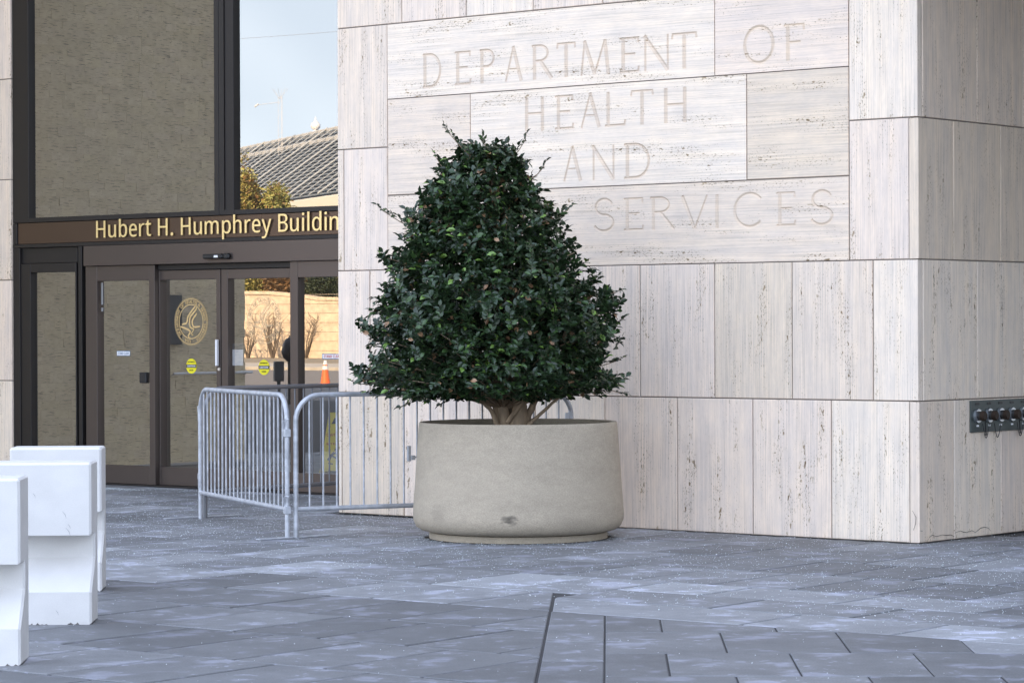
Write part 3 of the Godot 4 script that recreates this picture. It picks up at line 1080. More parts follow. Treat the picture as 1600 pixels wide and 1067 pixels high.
	for poly in polys:
		if poly.size() < 3:
			continue
		var c := Vector2.ZERO
		for p in poly:
			c += p / poly.size()
		if c.x < -14.5 or c.x > 13.0 or c.y > 12.5:
			continue
		if c.x < 0.0 and c.y < -0.25 and not (c.x > -12.6 and c.x < -5.8 and c.y > -2.2):
			continue
		if c.x >= 0.0 and c.y < -7.5:
			continue
		var gap := 0.0045 if c.dot(e) > -2.634 and c.y > 5.4 else 0.0105
		var lift := rng.randf_range(-0.002, 0.002)
		var mi := rng.randi() % 8
		if c.y > 3.6 and c.y < 5.6 and rng.randf() < 0.75:
			mi = [6, 8, 4, 6][rng.randi() % 4]
		elif c.y < 5.4 and rng.randf() < 0.5:
			mi = [4, 2, 6, 4][rng.randi() % 4]
		elif mi == 6:
			mi = 2
		var seen := in_view(Vector3(c.x, 0, c.y), 0.25)
		if seen and count < 300:
			count += 1
			var mm := slab_poly(poly, lift, gap)
			if mm.v.size():
				part("paving_slab", mm.mesh(), mats[mi], plaza)
		else:
			slab_poly(poly, lift, gap, rest[mi % 3])
	for k in 3:
		tag(part("outer_slabs", rest[k].mesh(), mats[k], plaza), "", "", "", "stuff")


func grime_shade(parent: Node, path: Array, side: Array, sd: int) -> void:
	# dark ragged band, dirt plus painted contact shade, at the foot of walls and tub
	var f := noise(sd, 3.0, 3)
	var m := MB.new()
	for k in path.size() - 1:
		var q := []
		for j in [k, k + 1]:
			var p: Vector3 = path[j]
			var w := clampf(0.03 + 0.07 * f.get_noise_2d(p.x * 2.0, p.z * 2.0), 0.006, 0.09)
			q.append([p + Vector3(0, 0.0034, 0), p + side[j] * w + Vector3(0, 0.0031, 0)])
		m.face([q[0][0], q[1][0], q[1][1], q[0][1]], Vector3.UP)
	tag(part("dirt_shade_band", m.mesh(), mat(0.055, 0.048, 0.04, 0.95), parent), "", "", "", "stuff")


func build_grime_shade() -> void:
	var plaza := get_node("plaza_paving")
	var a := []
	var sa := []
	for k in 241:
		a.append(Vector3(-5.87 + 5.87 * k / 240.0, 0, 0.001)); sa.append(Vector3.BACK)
	grime_shade(plaza, a, sa, 141)
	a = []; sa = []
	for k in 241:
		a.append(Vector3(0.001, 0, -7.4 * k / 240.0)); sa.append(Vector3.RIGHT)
	grime_shade(plaza, a, sa, 142)
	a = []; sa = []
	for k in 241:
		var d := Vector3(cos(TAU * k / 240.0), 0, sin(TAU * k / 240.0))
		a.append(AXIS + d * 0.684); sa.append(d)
	grime_shade(plaza, a, sa, 143)


# ------------------------------------------------------------------ what the glass mirrors
func leaf_mesh(l: float, w: float) -> MB:
	var m := MB.new()
	leaf(m, Transform3D(), l, w, Color.WHITE)
	return m


func leaf(m: MB, xf: Transform3D, l: float, w: float, col: Color) -> void:
	# a folded, slightly drooping oval leaf along +x, upper side +y
	m.tint = col
	var mid := [Vector3(0, 0, 0), Vector3(l * 0.33, l * 0.03, 0), Vector3(l * 0.68, l * 0.01, 0), Vector3(l, -l * 0.1, 0)]
	var half := [0.0, w * 0.5, w * 0.44, 0.0]
	for s in [-1.0, 1.0]:
		var e := []
		for k in 4:
			e.append(mid[k] + Vector3(0, half[k] * 0.28, s * half[k]))
		m.face([xf * mid[0], xf * mid[1], xf * e[1]], xf.basis.y)
		m.face([xf * mid[1], xf * mid[2], xf * e[2], xf * e[1]], xf.basis.y)
		m.face([xf * mid[2], xf * mid[3], xf * e[2]], xf.basis.y)


func clump_mesh(n: int, r: float, l: float, cols: Array, sd: int) -> ArrayMesh:
	var g := RandomNumberGenerator.new()
	g.seed = sd
	var m := MB.new()
	for k in n:
		var p := Vector3(g.randf_range(-1, 1), g.randf_range(-1, 1), g.randf_range(-1, 1)).normalized() * r * pow(g.randf(), 0.45)
		var b := Basis.from_euler(Vector3(g.randf_range(-1, 1), g.randf_range(0, TAU), g.randf_range(-1, 1)))
		m.tint = cols[g.randi() % cols.size()]
		var s := l * g.randf_range(0.6, 1.3)
		m.face([p + b * Vector3(-s, 0, -s * 0.5), p + b * Vector3(s, 0, -s * 0.5), p + b * Vector3(s, 0, s * 0.5), p + b * Vector3(-s, 0, s * 0.5)], b.y)
	return m.mesh()


func bush(called: String, label: String, at: Vector3, r: Vector3, n: int, cols: Array, trunk: float, group: String, sd: int) -> void:
	var o := thing(called, label, "shrub" if trunk < 1.0 else "tree", at, 0.0, group)
	var g := RandomNumberGenerator.new()
	g.seed = sd
	var m := MB.new()
	m.tube([Vector3.ZERO, Vector3(0.05, trunk * 0.6, 0.03), Vector3(0, trunk + r.y * 0.8, 0)], [0.05 + 0.02 * trunk, 0.04 + 0.015 * trunk, 0.02], 7)
	for k in 7:
		var a := g.randf_range(0, TAU)
		m.tube([Vector3(0, trunk * g.randf_range(0.5, 1.0) + r.y * 0.2, 0), Vector3(cos(a) * r.x * 0.35, trunk + r.y * g.randf_range(0.5, 1.0), sin(a) * r.z * 0.35), Vector3(cos(a) * r.x * 0.7, trunk + r.y * g.randf_range(0.7, 1.6), sin(a) * r.z * 0.7)], [0.03 + 0.008 * trunk, 0.02, 0.01], 5)
	part("trunk" if trunk > 1.0 else "stem", m.mesh(), M.bark, o)
	var mm := MultiMesh.new()
	mm.transform_format = MultiMesh.TRANSFORM_3D
	mm.mesh = clump_mesh(40, 0.38, 0.05 + 0.01 * trunk, cols, sd)
	mm.instance_count = n
	for k in n:
		var d := Vector3(g.randf_range(-1, 1), g.randf_range(-0.9, 1), g.randf_range(-1, 1)).normalized() * pow(g.randf(), 0.4)
		d *= 0.75 + 0.35 * sin(d.x * 5.0 + sd) * cos(d.z * 4.0 + d.y * 3.0)
		mm.set_instance_transform(k, Transform3D(Basis.from_euler(Vector3(0, g.randf_range(0, TAU), 0)).scaled(Vector3.ONE * g.randf_range(0.6, 1.2)), Vector3(0, trunk + r.y, 0) + d * r))
	var f := MultiMeshInstance3D.new()
	f.name = "crown"
	f.multimesh = mm
	f.material_override = M.leafy
	o.add_child(f, true)
	tag(f, "", "", "", "stuff")


func build_surroundings() -> void:
	M.bark = mat(0.14, 0.11, 0.085, 0.9)
	M.leafy = StandardMaterial3D.new()
	M.leafy.vertex_color_use_as_albedo = true
	M.leafy.roughness = 0.7
	M.leafy.backlight_enabled = true
	M.leafy.backlight = Color(0.25, 0.25, 0.15)
	# brick wing on the left that closes the forecourt
	var w := thing("brick_wing", "grey-brown wing wall of long bricks mirrored in the entrance glass", "wall", Vector3(-13.3, 0, 0))
	var m := MB.new()
	m.box(Vector3(-3.0, 0, DOORZ), Vector3(-0.006, 9.2, 2.41))
	part("backing", m.mesh(), mat(0.4, 0.35, 0.28), w)
	m = MB.new()
	m.lay = true
	var row := 0
	var y := 0.0
	while y < 9.15:
		var z := DOORZ + 0.03 - 0.1 * (row % 3)
		m.slide = Vector2(rng.randf(), rng.randf())
		while z < 2.40:
			var l := rng.randf_range(0.17, 0.27)
			var a := maxf(z, DOORZ + 0.03)
			var c := minf(z + l, 2.42)
			if c - a > 0.03:
				var t := rng.randf_range(0.88, 1.0)
				m.slide += Vector2(0.37, 0.21)
				m.tint = Color(t, t * 0.955, t * rng.randf_range(0.83, 0.88))
				m.box(Vector3(-0.03, y + 0.0006, a + 0.0005), Vector3(rng.randf_range(-0.003, 0.003), y + 0.0994, c - 0.0005))
			z += l
		y += 0.1
		row += 1
	var bf := field(111, 0.13, 3, 512, 40, 512, 512)
	var bg := field(112, 0.02, 3, 512, 512, 512, 512)
	var bd := PackedByteArray()
	bd.resize(512 * 512 * 3)
	for p in 512 * 512:
		var v := 0.955 + 0.04 * (bg[p] - 128) / 128.0 - 0.5 * clampf((bf[p] - 166) / 70.0, 0.0, 1.0) + 0.035 * (bf[p] - 128) / 128.0
		bd[p * 3] = int(v * 255); bd[p * 3 + 1] = int(v * 241); bd[p * 3 + 2] = int(v * 214)
	var bm := StandardMaterial3D.new()
	bm.albedo_texture = tex(bd, 512, 512)
	bm.vertex_color_use_as_albedo = true
	bm.roughness = 0.9
	tag(part("bricks", m.mesh(), bm, w), "", "", "", "stuff")
	m = MB.new()
	m.box(Vector3(0.006, 1.42, 1.0), Vector3(0.05, 2.003, 1.33), 0.006)
	part("dark_panel", m.mesh(), M.dark_grey, w)
	m = MB.new()
	m.tube([Vector3(0.08, 1.08, 1.15), Vector3(0.08, 1.08, 2.46)], [0.016], 8)
	m.tube([Vector3(0.0, 1.06, 1.2), Vector3(0.08, 1.08, 1.2)], [0.01], 6)
	m.tube([Vector3(0.0, 1.06, 2.4), Vector3(0.08, 1.08, 2.4)], [0.01], 6)
	part("handrail", m.mesh(), M.white, w)
	m = MB.new()
	m.box(Vector3(0.008, 0.0, DOORZ + 0.1), Vector3(0.05, 0.03, 2.5), 0.005)
	part("base_strip", m.mesh(), mat(0.5, 0.48, 0.46), w)
	# retaining wall across the street, its top falling to one side
	var rw := thing("retaining_wall", "sunlit sandstone-coloured retaining wall across the street, mirrored in the doors", "wall", Vector3(-88, 0, 80))
	m = MB.new()
	var c0 := [4.4, 3.6, 3.42, 3.28, 3.1, 2.7]
	var xs := [-40.0, -12.0, -0.7, 1.2, 2.9, 30.0]
	for k in 5:
		m.face([Vector3(xs[k], 0, 0), Vector3(xs[k + 1], 0, 0), Vector3(xs[k + 1], c0[k + 1] - 0.16, 0), Vector3(xs[k], c0[k] - 0.16, 0)], Vector3.FORWARD)
		m.face([Vector3(xs[k], c0[k], 0.4), Vector3(xs[k + 1], c0[k + 1], 0.4), Vector3(xs[k + 1], c0[k + 1], -0.06), Vector3(xs[k], c0[k], -0.06)], Vector3.UP)
		m.face([Vector3(xs[k], c0[k] - 0.16, -0.06), Vector3(xs[k + 1], c0[k + 1] - 0.16, -0.06), Vector3(xs[k + 1], c0[k + 1], -0.06), Vector3(xs[k], c0[k], -0.06)], Vector3.FORWARD)
		m.face([Vector3(xs[k], c0[k] - 0.16, -0.06), Vector3(xs[k + 1], c0[k + 1] - 0.16, -0.06), Vector3(xs[k + 1], c0[k + 1] - 0.16, 0), Vector3(xs[k], c0[k] - 0.16, 0)], Vector3.DOWN)
		m.face([Vector3(xs[k], 0, 0.4), Vector3(xs[k + 1], 0, 0.4), Vector3(xs[k + 1], c0[k + 1], 0.4), Vector3(xs[k], c0[k], 0.4)], Vector3.BACK)
	part("wall_face", m.mesh(), triplanar(speckle(Color(0.82, 0.745, 0.65), 0.05, 0.10, 65, 512), 0.35, 0.85), rw)
	m = MB.new()
	for k in 7:
		m.box(Vector3(-40, 0.45 + 0.46 * k, -0.006), Vector3(30 - k * 3.0 if k > 4 else 30.0, 0.475 + 0.46 * k, 0.0) )
	part("joint_lines", m.mesh(), mat(0.3, 0.25, 0.2, 0.9), rw)
	m = MB.new()
	m.box(Vector3(-140, -0.05, 66.01), Vector3(60, 0.1, 80.5))
	tag(part("verge", m.mesh(), mat(0.26, 0.22, 0.16, 0.95), self), "", "", "", "structure")
	m = MB.new()
	m.face([Vector3(-140, 2.6, 80.4), Vector3(60, 2.6, 80.4), Vector3(60, 5.0, 112), Vector3(-140, 5.0, 112)], Vector3.UP)
	tag(part("bank", m.mesh(), mat(0.12, 0.11, 0.05, 0.95), self), "", "", "", "structure")
	var gold := [Color(0.46, 0.40, 0.12), Color(0.36, 0.34, 0.10), Color(0.28, 0.30, 0.10), Color(0.5, 0.45, 0.18)]
	var brown := [Color(0.28, 0.16, 0.07), Color(0.34, 0.2, 0.09), Color(0.2, 0.13, 0.06)]
	var dark := [Color(0.035, 0.05, 0.02), Color(0.05, 0.065, 0.02), Color(0.03, 0.04, 0.02)]
	var k := 0
	for q in [["yellow shrub above the sunlit wall, next to the brown shrubs", Vector3(-92.2, 3.1, 82.1), Vector3(1.0, 0.8, 0.8), gold], ["yellow shrub mirrored nearest the door frame, top of the wall", Vector3(-93.9, 3.3, 81.5), Vector3(1.2, 0.85, 0.9), gold], ["russet brown shrub above the wall between yellow and dark shrubs", Vector3(-90.9, 2.9, 82.9), Vector3(0.95, 0.85, 0.8), brown], ["thin russet shrub above the wall, left of the dark evergreen", Vector3(-89.9, 2.8, 83.5), Vector3(0.8, 0.8, 0.8), brown], ["dark evergreen shrub hanging over the sunlit wall", Vector3(-88.3, 2.6, 83.6), Vector3(1.1, 0.9, 1.1), dark]]:
		bush("shrub", q[0], q[1], q[2], 230, q[3], 0.1, "shrubs above the retaining wall", 300 + k)
		k += 1
	bush("autumn_tree", "golden brown tree in front of the ribbed roof, mirrored in the upper window", Vector3(-95.3, 2.9, 85.0), Vector3(1.6, 2.7, 1.5), 380, gold + gold + brown, 2.3, "", 401)
	bush("autumn_tree", "lower golden tree below the ribbed roof, nearer the window middle", Vector3(-93.9, 2.9, 86.1), Vector3(1.1, 2.3, 1.2), 260, gold + gold + brown, 2.2, "", 402)
	for q in [[Vector3(-88.3, 0.1, 78.2), 501, "bare shrub against the left part of the sunlit wall"], [Vector3(-85.9, 0.1, 79.9), 502, "bare shrub against the sunlit wall, behind the orange cone"], [Vector3(-87.2, 0.1, 78.8), 503, "bare shrub at the sunlit wall, in the middle of three"]]:
		var o := thing("bare_shrub", q[2], "shrub", q[0], 0.0, "bare shrubs before the retaining wall")
		var g := RandomNumberGenerator.new()
		g.seed = q[1]
		m = MB.new()
		for s in 12:
			var a := g.randf_range(0, TAU)
			var l := g.randf_range(0.5, 1.15)
			var p1 := Vector3(cos(a) * 0.4 * l, 0.9 * l, sin(a) * 0.3 * l)
			var p2 := p1 + Vector3(cos(a + 0.4) * 0.5, 1.1 * l, sin(a) * 0.2)
			m.tube([Vector3(cos(a) * 0.05, 0, sin(a) * 0.05), p1, p2], [0.035, 0.026, 0.010], 5)
			for z in 5:
				var st := p1.lerp(p2, g.randf())
				m.tube([st, st + Vector3(g.randf_range(-0.7, 0.7), g.randf_range(0.1, 0.6), g.randf_range(-0.2, 0.2))], [0.016, 0.008], 4)
		part("branches", m.mesh(), M.bark, o)
	# ribbed-roof building beyond
	var h := thing("ribbed_roof_building", "long building with a sloping ribbed metal roof, mirrored in the upper window", "building", Vector3(-115, 0, 112.5), atan2(0.49, 0.87))
	m = MB.new()
	m.box(Vector3(-70, 0, 0.8), Vector3(60, 9.6, 9), 0.0)
	part("wall", m.mesh(), mat(0.42, 0.44, 0.42, 0.8), h)
	for c in range(-16, 15):
		m = MB.new()
		m.box(Vector3(c * 3.6, 3.0, -0.1), Vector3(c * 3.6 + 0.5, 9.2, 0.78), 0.02)
		part("column", m.mesh(), mat(0.62, 0.6, 0.55, 0.8), h)
	m = MB.new()
	m.box(Vector3(-70, 9.2, -0.6), Vector3(60, 10.0, 1.2), 0.05)
	part("fascia", m.mesh(), mat(0.75, 0.70, 0.6, 0.7), h)
	m = MB.new()
	var e0 := Vector3(0, 10.0, -0.4)
	var e1 := Vector3(0, 15.7, 6.6)
	m.face([e0 + Vector3(-70, 0, 0), e0 + Vector3(60, 0, 0), e1 + Vector3(60, 0, 0), e1 + Vector3(-70, 0, 0)], Vector3(0, 1, -1))
	m.face([e1 + Vector3(-70, 0, 0), e1 + Vector3(60, 0, 0), Vector3(60, 9.6, 9), Vector3(-70, 9.6, 9)], Vector3(0, 0.5, 1))
	var rf := part("roof", m.mesh(), mat(0.20, 0.22, 0.25, 0.55), h)
	m = MB.new()
	var up := (e1 - e0).normalized()
	var nn := Vector3(0, up.z, -up.y)
	for r in 22:
		var p := e0.lerp(e1, (r + 0.5) / 22.0)
		m.box(Vector3(-70, -0.04, -0.11), Vector3(60, 0.04, 0.11), 0.0, Transform3D(Basis(Vector3.RIGHT, nn, Vector3.RIGHT.cross(nn)).rotated(Vector3.RIGHT, 0.5), p + nn * 0.12))
	tag(part("louvres", m.mesh(), mat(0.25, 0.29, 0.34, 0.5), rf), "", "", "", "stuff")
	m = MB.new()
	for c in range(-44, 32):
		m.tube([e0 + Vector3(c * 2.0, 0, 0) + nn * 0.3, e1 + Vector3(c * 2.0 + 4.0, 0, 0) + nn * 0.3], [0.08 if c % 4 == 0 else 0.04], 5)
	tag(part("diagonal_ribs", m.mesh(), mat(0.38, 0.41, 0.45, 0.5), rf), "", "", "", "stuff")
	m = MB.new()
	m.box(Vector3(-70, 15.5, 6.3), Vector3(60, 15.9, 7.0), 0.05)
	m.box(Vector3(-70, 14.7, 5.2), Vector3(60, 15.0, 5.6), 0.05)
	part("ridge_cap", m.mesh(), mat(0.5, 0.49, 0.47, 0.6), rf)
	var fi := thing("roof_finial", "small white round-topped finial above the ribbed roof ridge", "finial", Vector3(-133.4, 15.2, 131.0))
	m = MB.new()
	m.lathe([Vector2(0.3, 0), Vector2(0.22, 0.5), Vector2(0.14, 0.9), Vector2(0.36, 1.1), Vector2(0.36, 1.35), Vector2(0.1, 1.6), Vector2(0.02, 1.9)], 12)
	part("finial_body", m.mesh(), M.white, fi)
	var an := thing("antenna_mast", "thin lattice antenna mast with side arm above the ribbed roof", "antenna", Vector3(-135.5, 0, 129.4))
	m = MB.new()
	for s in [[-0.17, 0.0], [0.17, 0.0], [0.0, 0.25]]:
		m.tube([Vector3(s[0], 0, s[1]), Vector3(s[0], 18.6, s[1])], [0.016], 4)
	for r in 40:
		m.tube([Vector3(-0.17, r * 0.46, 0), Vector3(0.17, r * 0.46 + 0.46, 0)], [0.01], 3, false)
	part("mast", m.mesh(), mat(0.65, 0.65, 0.66, 0.5), an)
	m = MB.new()
	m.tube([Vector3(0, 18.2, 0), Vector3(-1.7, 18.0, -0.9)], [0.018], 4)
	m.tube([Vector3(-1.7, 17.9, -0.9), Vector3(-1.45, 18.1, -0.77)], [0.07], 5)
	for r in 6:
		m.tube([Vector3(0, 18.4, 0), Vector3(cos(r * 1.05) * 0.6, 19.2, sin(r * 1.05) * 0.6)], [0.014], 3)
	part("antenna_arm", m.mesh(), mat(0.65, 0.65, 0.66, 0.5), an)
	var wi := thing("overhead_wire", "single thin wire crossing the mirrored sky between two tall poles", "wire", Vector3(-72.5, 0, 64.7))
	m = MB.new()
	var wp := []
	for s in 25:
		var u := s / 24.0 * 2.0 - 1.0
		wp.append(Vector3(-u * 22.0 * -0.77, 13.9 + 1.0 * u * u + u * 1.5, u * 22.0 * 0.63))
	m.tube(wp, [0.006], 5)
	part("cable", m.mesh(), mat(0.25, 0.25, 0.26), wi)
	m = MB.new()
	m.tube([Vector3(wp[0].x, 0, wp[0].z), wp[0]], [0.14, 0.1], 8)
	part("pole", m.mesh(), mat(0.3, 0.3, 0.3, 0.6), wi)
	m = MB.new()
	m.tube([Vector3(wp[24].x, 0, wp[24].z), wp[24]], [0.14, 0.1], 8)
	part("pole", m.mesh(), mat(0.3, 0.3, 0.3, 0.6), wi)
	# small street things
	var co := thing("traffic_cone", "orange traffic cone with white collar mirrored in the right door", "traffic cone", Vector3(-44.46, -0.03, 37.16))
	m = MB.new()
	m.box(Vector3(-0.19, 0, -0.19), Vector3(0.19, 0.04, 0.19), 0.01)
	part("base", m.mesh(), mat(0.85, 0.16, 0.04, 0.5), co)
	m = MB.new()
	m.lathe([Vector2(0.14, 0.04), Vector2(0.085, 0.44)], 20)
	part("cone_body", m.mesh(), mat(0.85, 0.16, 0.04, 0.5), co)
	m = MB.new()
	m.lathe([Vector2(0.086, 0.44), Vector2(0.07, 0.55)], 20)
	m.lathe([Vector2(0.066, 0.585), Vector2(0.04, 0.7), Vector2(0.001, 0.705)], 20)
	part("white_collar", m.mesh(), M.white, co)
	m = MB.new()
	m.lathe([Vector2(0.07, 0.55), Vector2(0.066, 0.585)], 20)
	part("orange_ring", m.mesh(), mat(0.85, 0.16, 0.04, 0.5), co)
	var pm := thing("parking_meter", "dark dome-topped parking meter on a post, mirrored beside the door frame", "parking meter", Vector3(-30.69, -0.02, 21.3), 0.7)
	m = MB.new()
	m.tube([Vector3.ZERO, Vector3(0, 1.0, 0)], [0.06], 10)
	part("post", m.mesh(), M.black, pm)
	m = MB.new()
	m.lathe([Vector2(0.05, 0.9), Vector2(0.15, 0.98), Vector2(0.2, 1.1), Vector2(0.18, 1.2), Vector2(0.15, 1.3), Vector2(0.11, 1.38), Vector2(0.05, 1.42), Vector2(0.03, 1.43), Vector2(0.03, 1.47), Vector2(0.001, 1.475)], 20)
	part("meter_head", m.mesh(), M.black, pm)
	var uc := thing("utility_cabinet", "low dark grey utility cabinet mirrored left of the parking meter", "cabinet", Vector3(-30.81, -0.02, 21.2) + Vector3(0.35, 0, 0.28) * -0.2, 0.68)
	m = MB.new()
	m.box(Vector3(-0.17, 0.5, -0.1), Vector3(0.08, 0.92, 0.1), 0.01)
	part("cabinet_box", m.mesh(), M.dark_grey, uc)
	m = MB.new()
	m.tube([Vector3(-0.045, 0, 0), Vector3(-0.045, 0.5, 0)], [0.04], 8)
	part("cabinet_post", m.mesh(), M.dark_grey, uc)


# ------------------------------------------------------------------ planter and tree
const AXIS := Vector3(-2.77, 0.0, 1.31)
const LAT := Vector3(0.7725, 0.0, -0.635)
const FWD := Vector3(-0.635, 0.0, -0.7725)


func at_tree(l: float, y: float, d := 0.0) -> Vector3:
	return LAT * l + Vector3(0, y, 0) + FWD * d


func build_planter() -> void:
	var p := thing("round_planter", "big round grey-beige concrete planter tapering towards its rim", "planter", AXIS)
	var w := 1024
	var h := 512
	var f := field(81, 0.28, 2, w, h, w, h, true)
	var g := field(82, 0.012, 4, w, h, w, h, true)
	var e := field(83, 0.05, 3, w, h, w, h, true)
	var d := PackedByteArray()
	d.resize(w * h * 3)
	# direction to the camera on the lathe: angle of (0.635, 0.7725)
	var uc := atan2(0.7725, 0.635) / TAU
	for y in h:
		for x in w:
			var k := y * w + x
			var l := 0.66 + 0.085 * (f[k] - 128) / 128.0 + 0.02 * (g[k] - 128) / 128.0 + 0.02 * (e[k] - 128) / 128.0
			if f[k] > 205:
				l -= 0.16
			var hy := 1.0 - (y + 0.5) / h
			var du := (x + 0.5) / w - uc
			# scuffed chip and two faint water stains
			var q := Vector2((du - 0.014) * 4.9 / 0.055, (hy - 0.19) / 0.04)
			l -= 0.30 * clampf(1.15 - q.length() - 0.5 * (e[k] - 128) / 128.0, 0.0, 1.0)
			q = Vector2((du - 0.135) * 4.9 / 0.10, (hy - 0.22) / 0.09)
			l -= 0.07 * clampf(1.1 - q.length() + 0.6 * (e[k] - 128) / 128.0, 0.0, 1.0)
			q = Vector2((du + 0.09) * 4.9 / 0.2, (hy - 0.16) / 0.05)
			l -= 0.05 * clampf(1.1 - q.length() + 0.6 * (e[k] - 128) / 128.0, 0.0, 1.0)
			d[k * 3] = int(clampf(l * 1.02 * 255, 0, 255)); d[k * 3 + 1] = int(clampf(l * 0.945 * 255, 0, 255)); d[k * 3 + 2] = int(clampf(l * 0.83 * 255, 0, 255))
	var pmat := StandardMaterial3D.new()
	pmat.albedo_texture = tex(d, w, h)
	pmat.roughness = 0.88
	pmat.heightmap_enabled = true
	pmat.heightmap_texture = tex(f, w, h, Image.FORMAT_L8)
	pmat.heightmap_scale = 0.2
	var m := MB.new()
	m.lathe([Vector2(0.70, 0.058), Vector2(0.745, 0.068), Vector2(0.785, 0.095), Vector2(0.806, 0.14), Vector2(0.810, 0.19), Vector2(0.806, 0.25), Vector2(0.795, 0.4), Vector2(0.780, 0.62), Vector2(0.764, 0.85), Vector2(0.760, 0.882), Vector2(0.756, 0.89), Vector2(0.725, 0.89), Vector2(0.718, 0.886), Vector2(0.715, 0.75)], 96)
	part("bowl", m.mesh(), pmat, p)
	m = MB.new()
	m.lathe([Vector2(0.685, 0.0), Vector2(0.685, 0.05), Vector2(0.66, 0.06)], 96)
	part("plinth", m.mesh(), pmat, p)
	m = MB.new()
	for a in 40:
		var b0 := TAU * a / 40.0
		var b1 := TAU * (a + 1) / 40.0
		m.face([Vector3(0, 0.862, 0), Vector3(cos(b0) * 0.4, 0.85 + 0.008 * sin(a * 2.3), sin(b0) * 0.4), Vector3(cos(b1) * 0.4, 0.85 + 0.008 * sin(a * 2.3 + 2.3), sin(b1) * 0.4)], Vector3.UP)
		m.face([Vector3(cos(b0) * 0.4, 0.85 + 0.008 * sin(a * 2.3), sin(b0) * 0.4), Vector3(cos(b1) * 0.4, 0.85 + 0.008 * sin(a * 2.3 + 2.3), sin(b1) * 0.4), Vector3(cos(b1) * 0.718, 0.82, sin(b1) * 0.718), Vector3(cos(b0) * 0.718, 0.82, sin(b0) * 0.718)], Vector3.UP)
	part("soil", m.mesh(), mat(0.03, 0.022, 0.016, 0.95), p)
	build_tree()


func crown_profile(y: float) -> Vector2:
	var t := [[1.06, -0.8, 0.3], [1.1, -1.02, 0.60], [1.18, -1.12, 0.74], [1.30, -1.11, 0.74], [1.425, -1.1, 0.73], [1.549, -1.11, 0.75], [1.672, -1.08, 0.72], [1.795, -1.07, 0.68], [1.918, -1.05, 0.60], [2.04, -0.99, 0.50], [2.164, -0.97, 0.45], [2.287, -0.86, 0.37], [2.41, -0.82, 0.34], [2.533, -0.76, 0.24], [2.657, -0.69, 0.16], [2.78, -0.59, 0.09], [2.903, -0.48, 0.01], [3.0, -0.36, -0.09], [3.06, -0.28, -0.14]]
	for k in t.size() - 1:
		if y <= t[k + 1][0]:
			var u: float = clampf((y - t[k][0]) / (t[k + 1][0] - t[k][0]), 0, 1)
			return Vector2(lerpf(t[k][1], t[k + 1][1], u), lerpf(t[k][2], t[k + 1][2], u))
	return Vector2(-0.3, -0.1)


func sprig_mesh(sd: int, leaves: int, l: float, dead := 0.0) -> ArrayMesh:
	var g := RandomNumberGenerator.new()
	g.seed = sd
	var m := MB.new()
	m.tint = Color(0.05, 0.06, 0.03)
	var bend := g.randf_range(-0.15, 0.15)
	var end := Vector3(l, l * 0.18, l * bend)
	m.tube([Vector3.ZERO, end * 0.5 + Vector3(0, -l * 0.04, 0), end], [0.0032, 0.0024, 0.0012], 4, false)
	for k in leaves:
		var u := 0.1 + 0.9 * float(k) / (leaves - 1)
		var p := end * u + Vector3(0, -l * 0.16 * u * (1.0 - u), 0)
		var side := -1.0 if k % 2 else 1.0
		var yaw := side * g.randf_range(0.55, 1.25)
		if k == leaves - 1:
			yaw = g.randf_range(-0.3, 0.3)
		var b := Basis(Vector3.UP, yaw) * Basis(Vector3.BACK, g.randf_range(-0.3, 0.55)) * Basis(Vector3.RIGHT, g.randf_range(-0.7, 0.7))
		var s := g.randf_range(0.6, 1.22)
		var v := g.randf_range(0.65, 1.35)
		var col := Color(0.024 * v, 0.044 * v, 0.018 * v)
		var roll := g.randf()
		if roll < dead:
			col = Color(0.34, 0.2, 0.11) * g.randf_range(0.6, 1.2)
		elif roll > 0.978:
			col = Color(0.14, 0.24, 0.045)
		elif roll > 0.88:
			col = Color(0.05, 0.095, 0.03)
		leaf(m, Transform3D(b, p), 0.061 * s, 0.033 * s, col)
	return m.mesh()


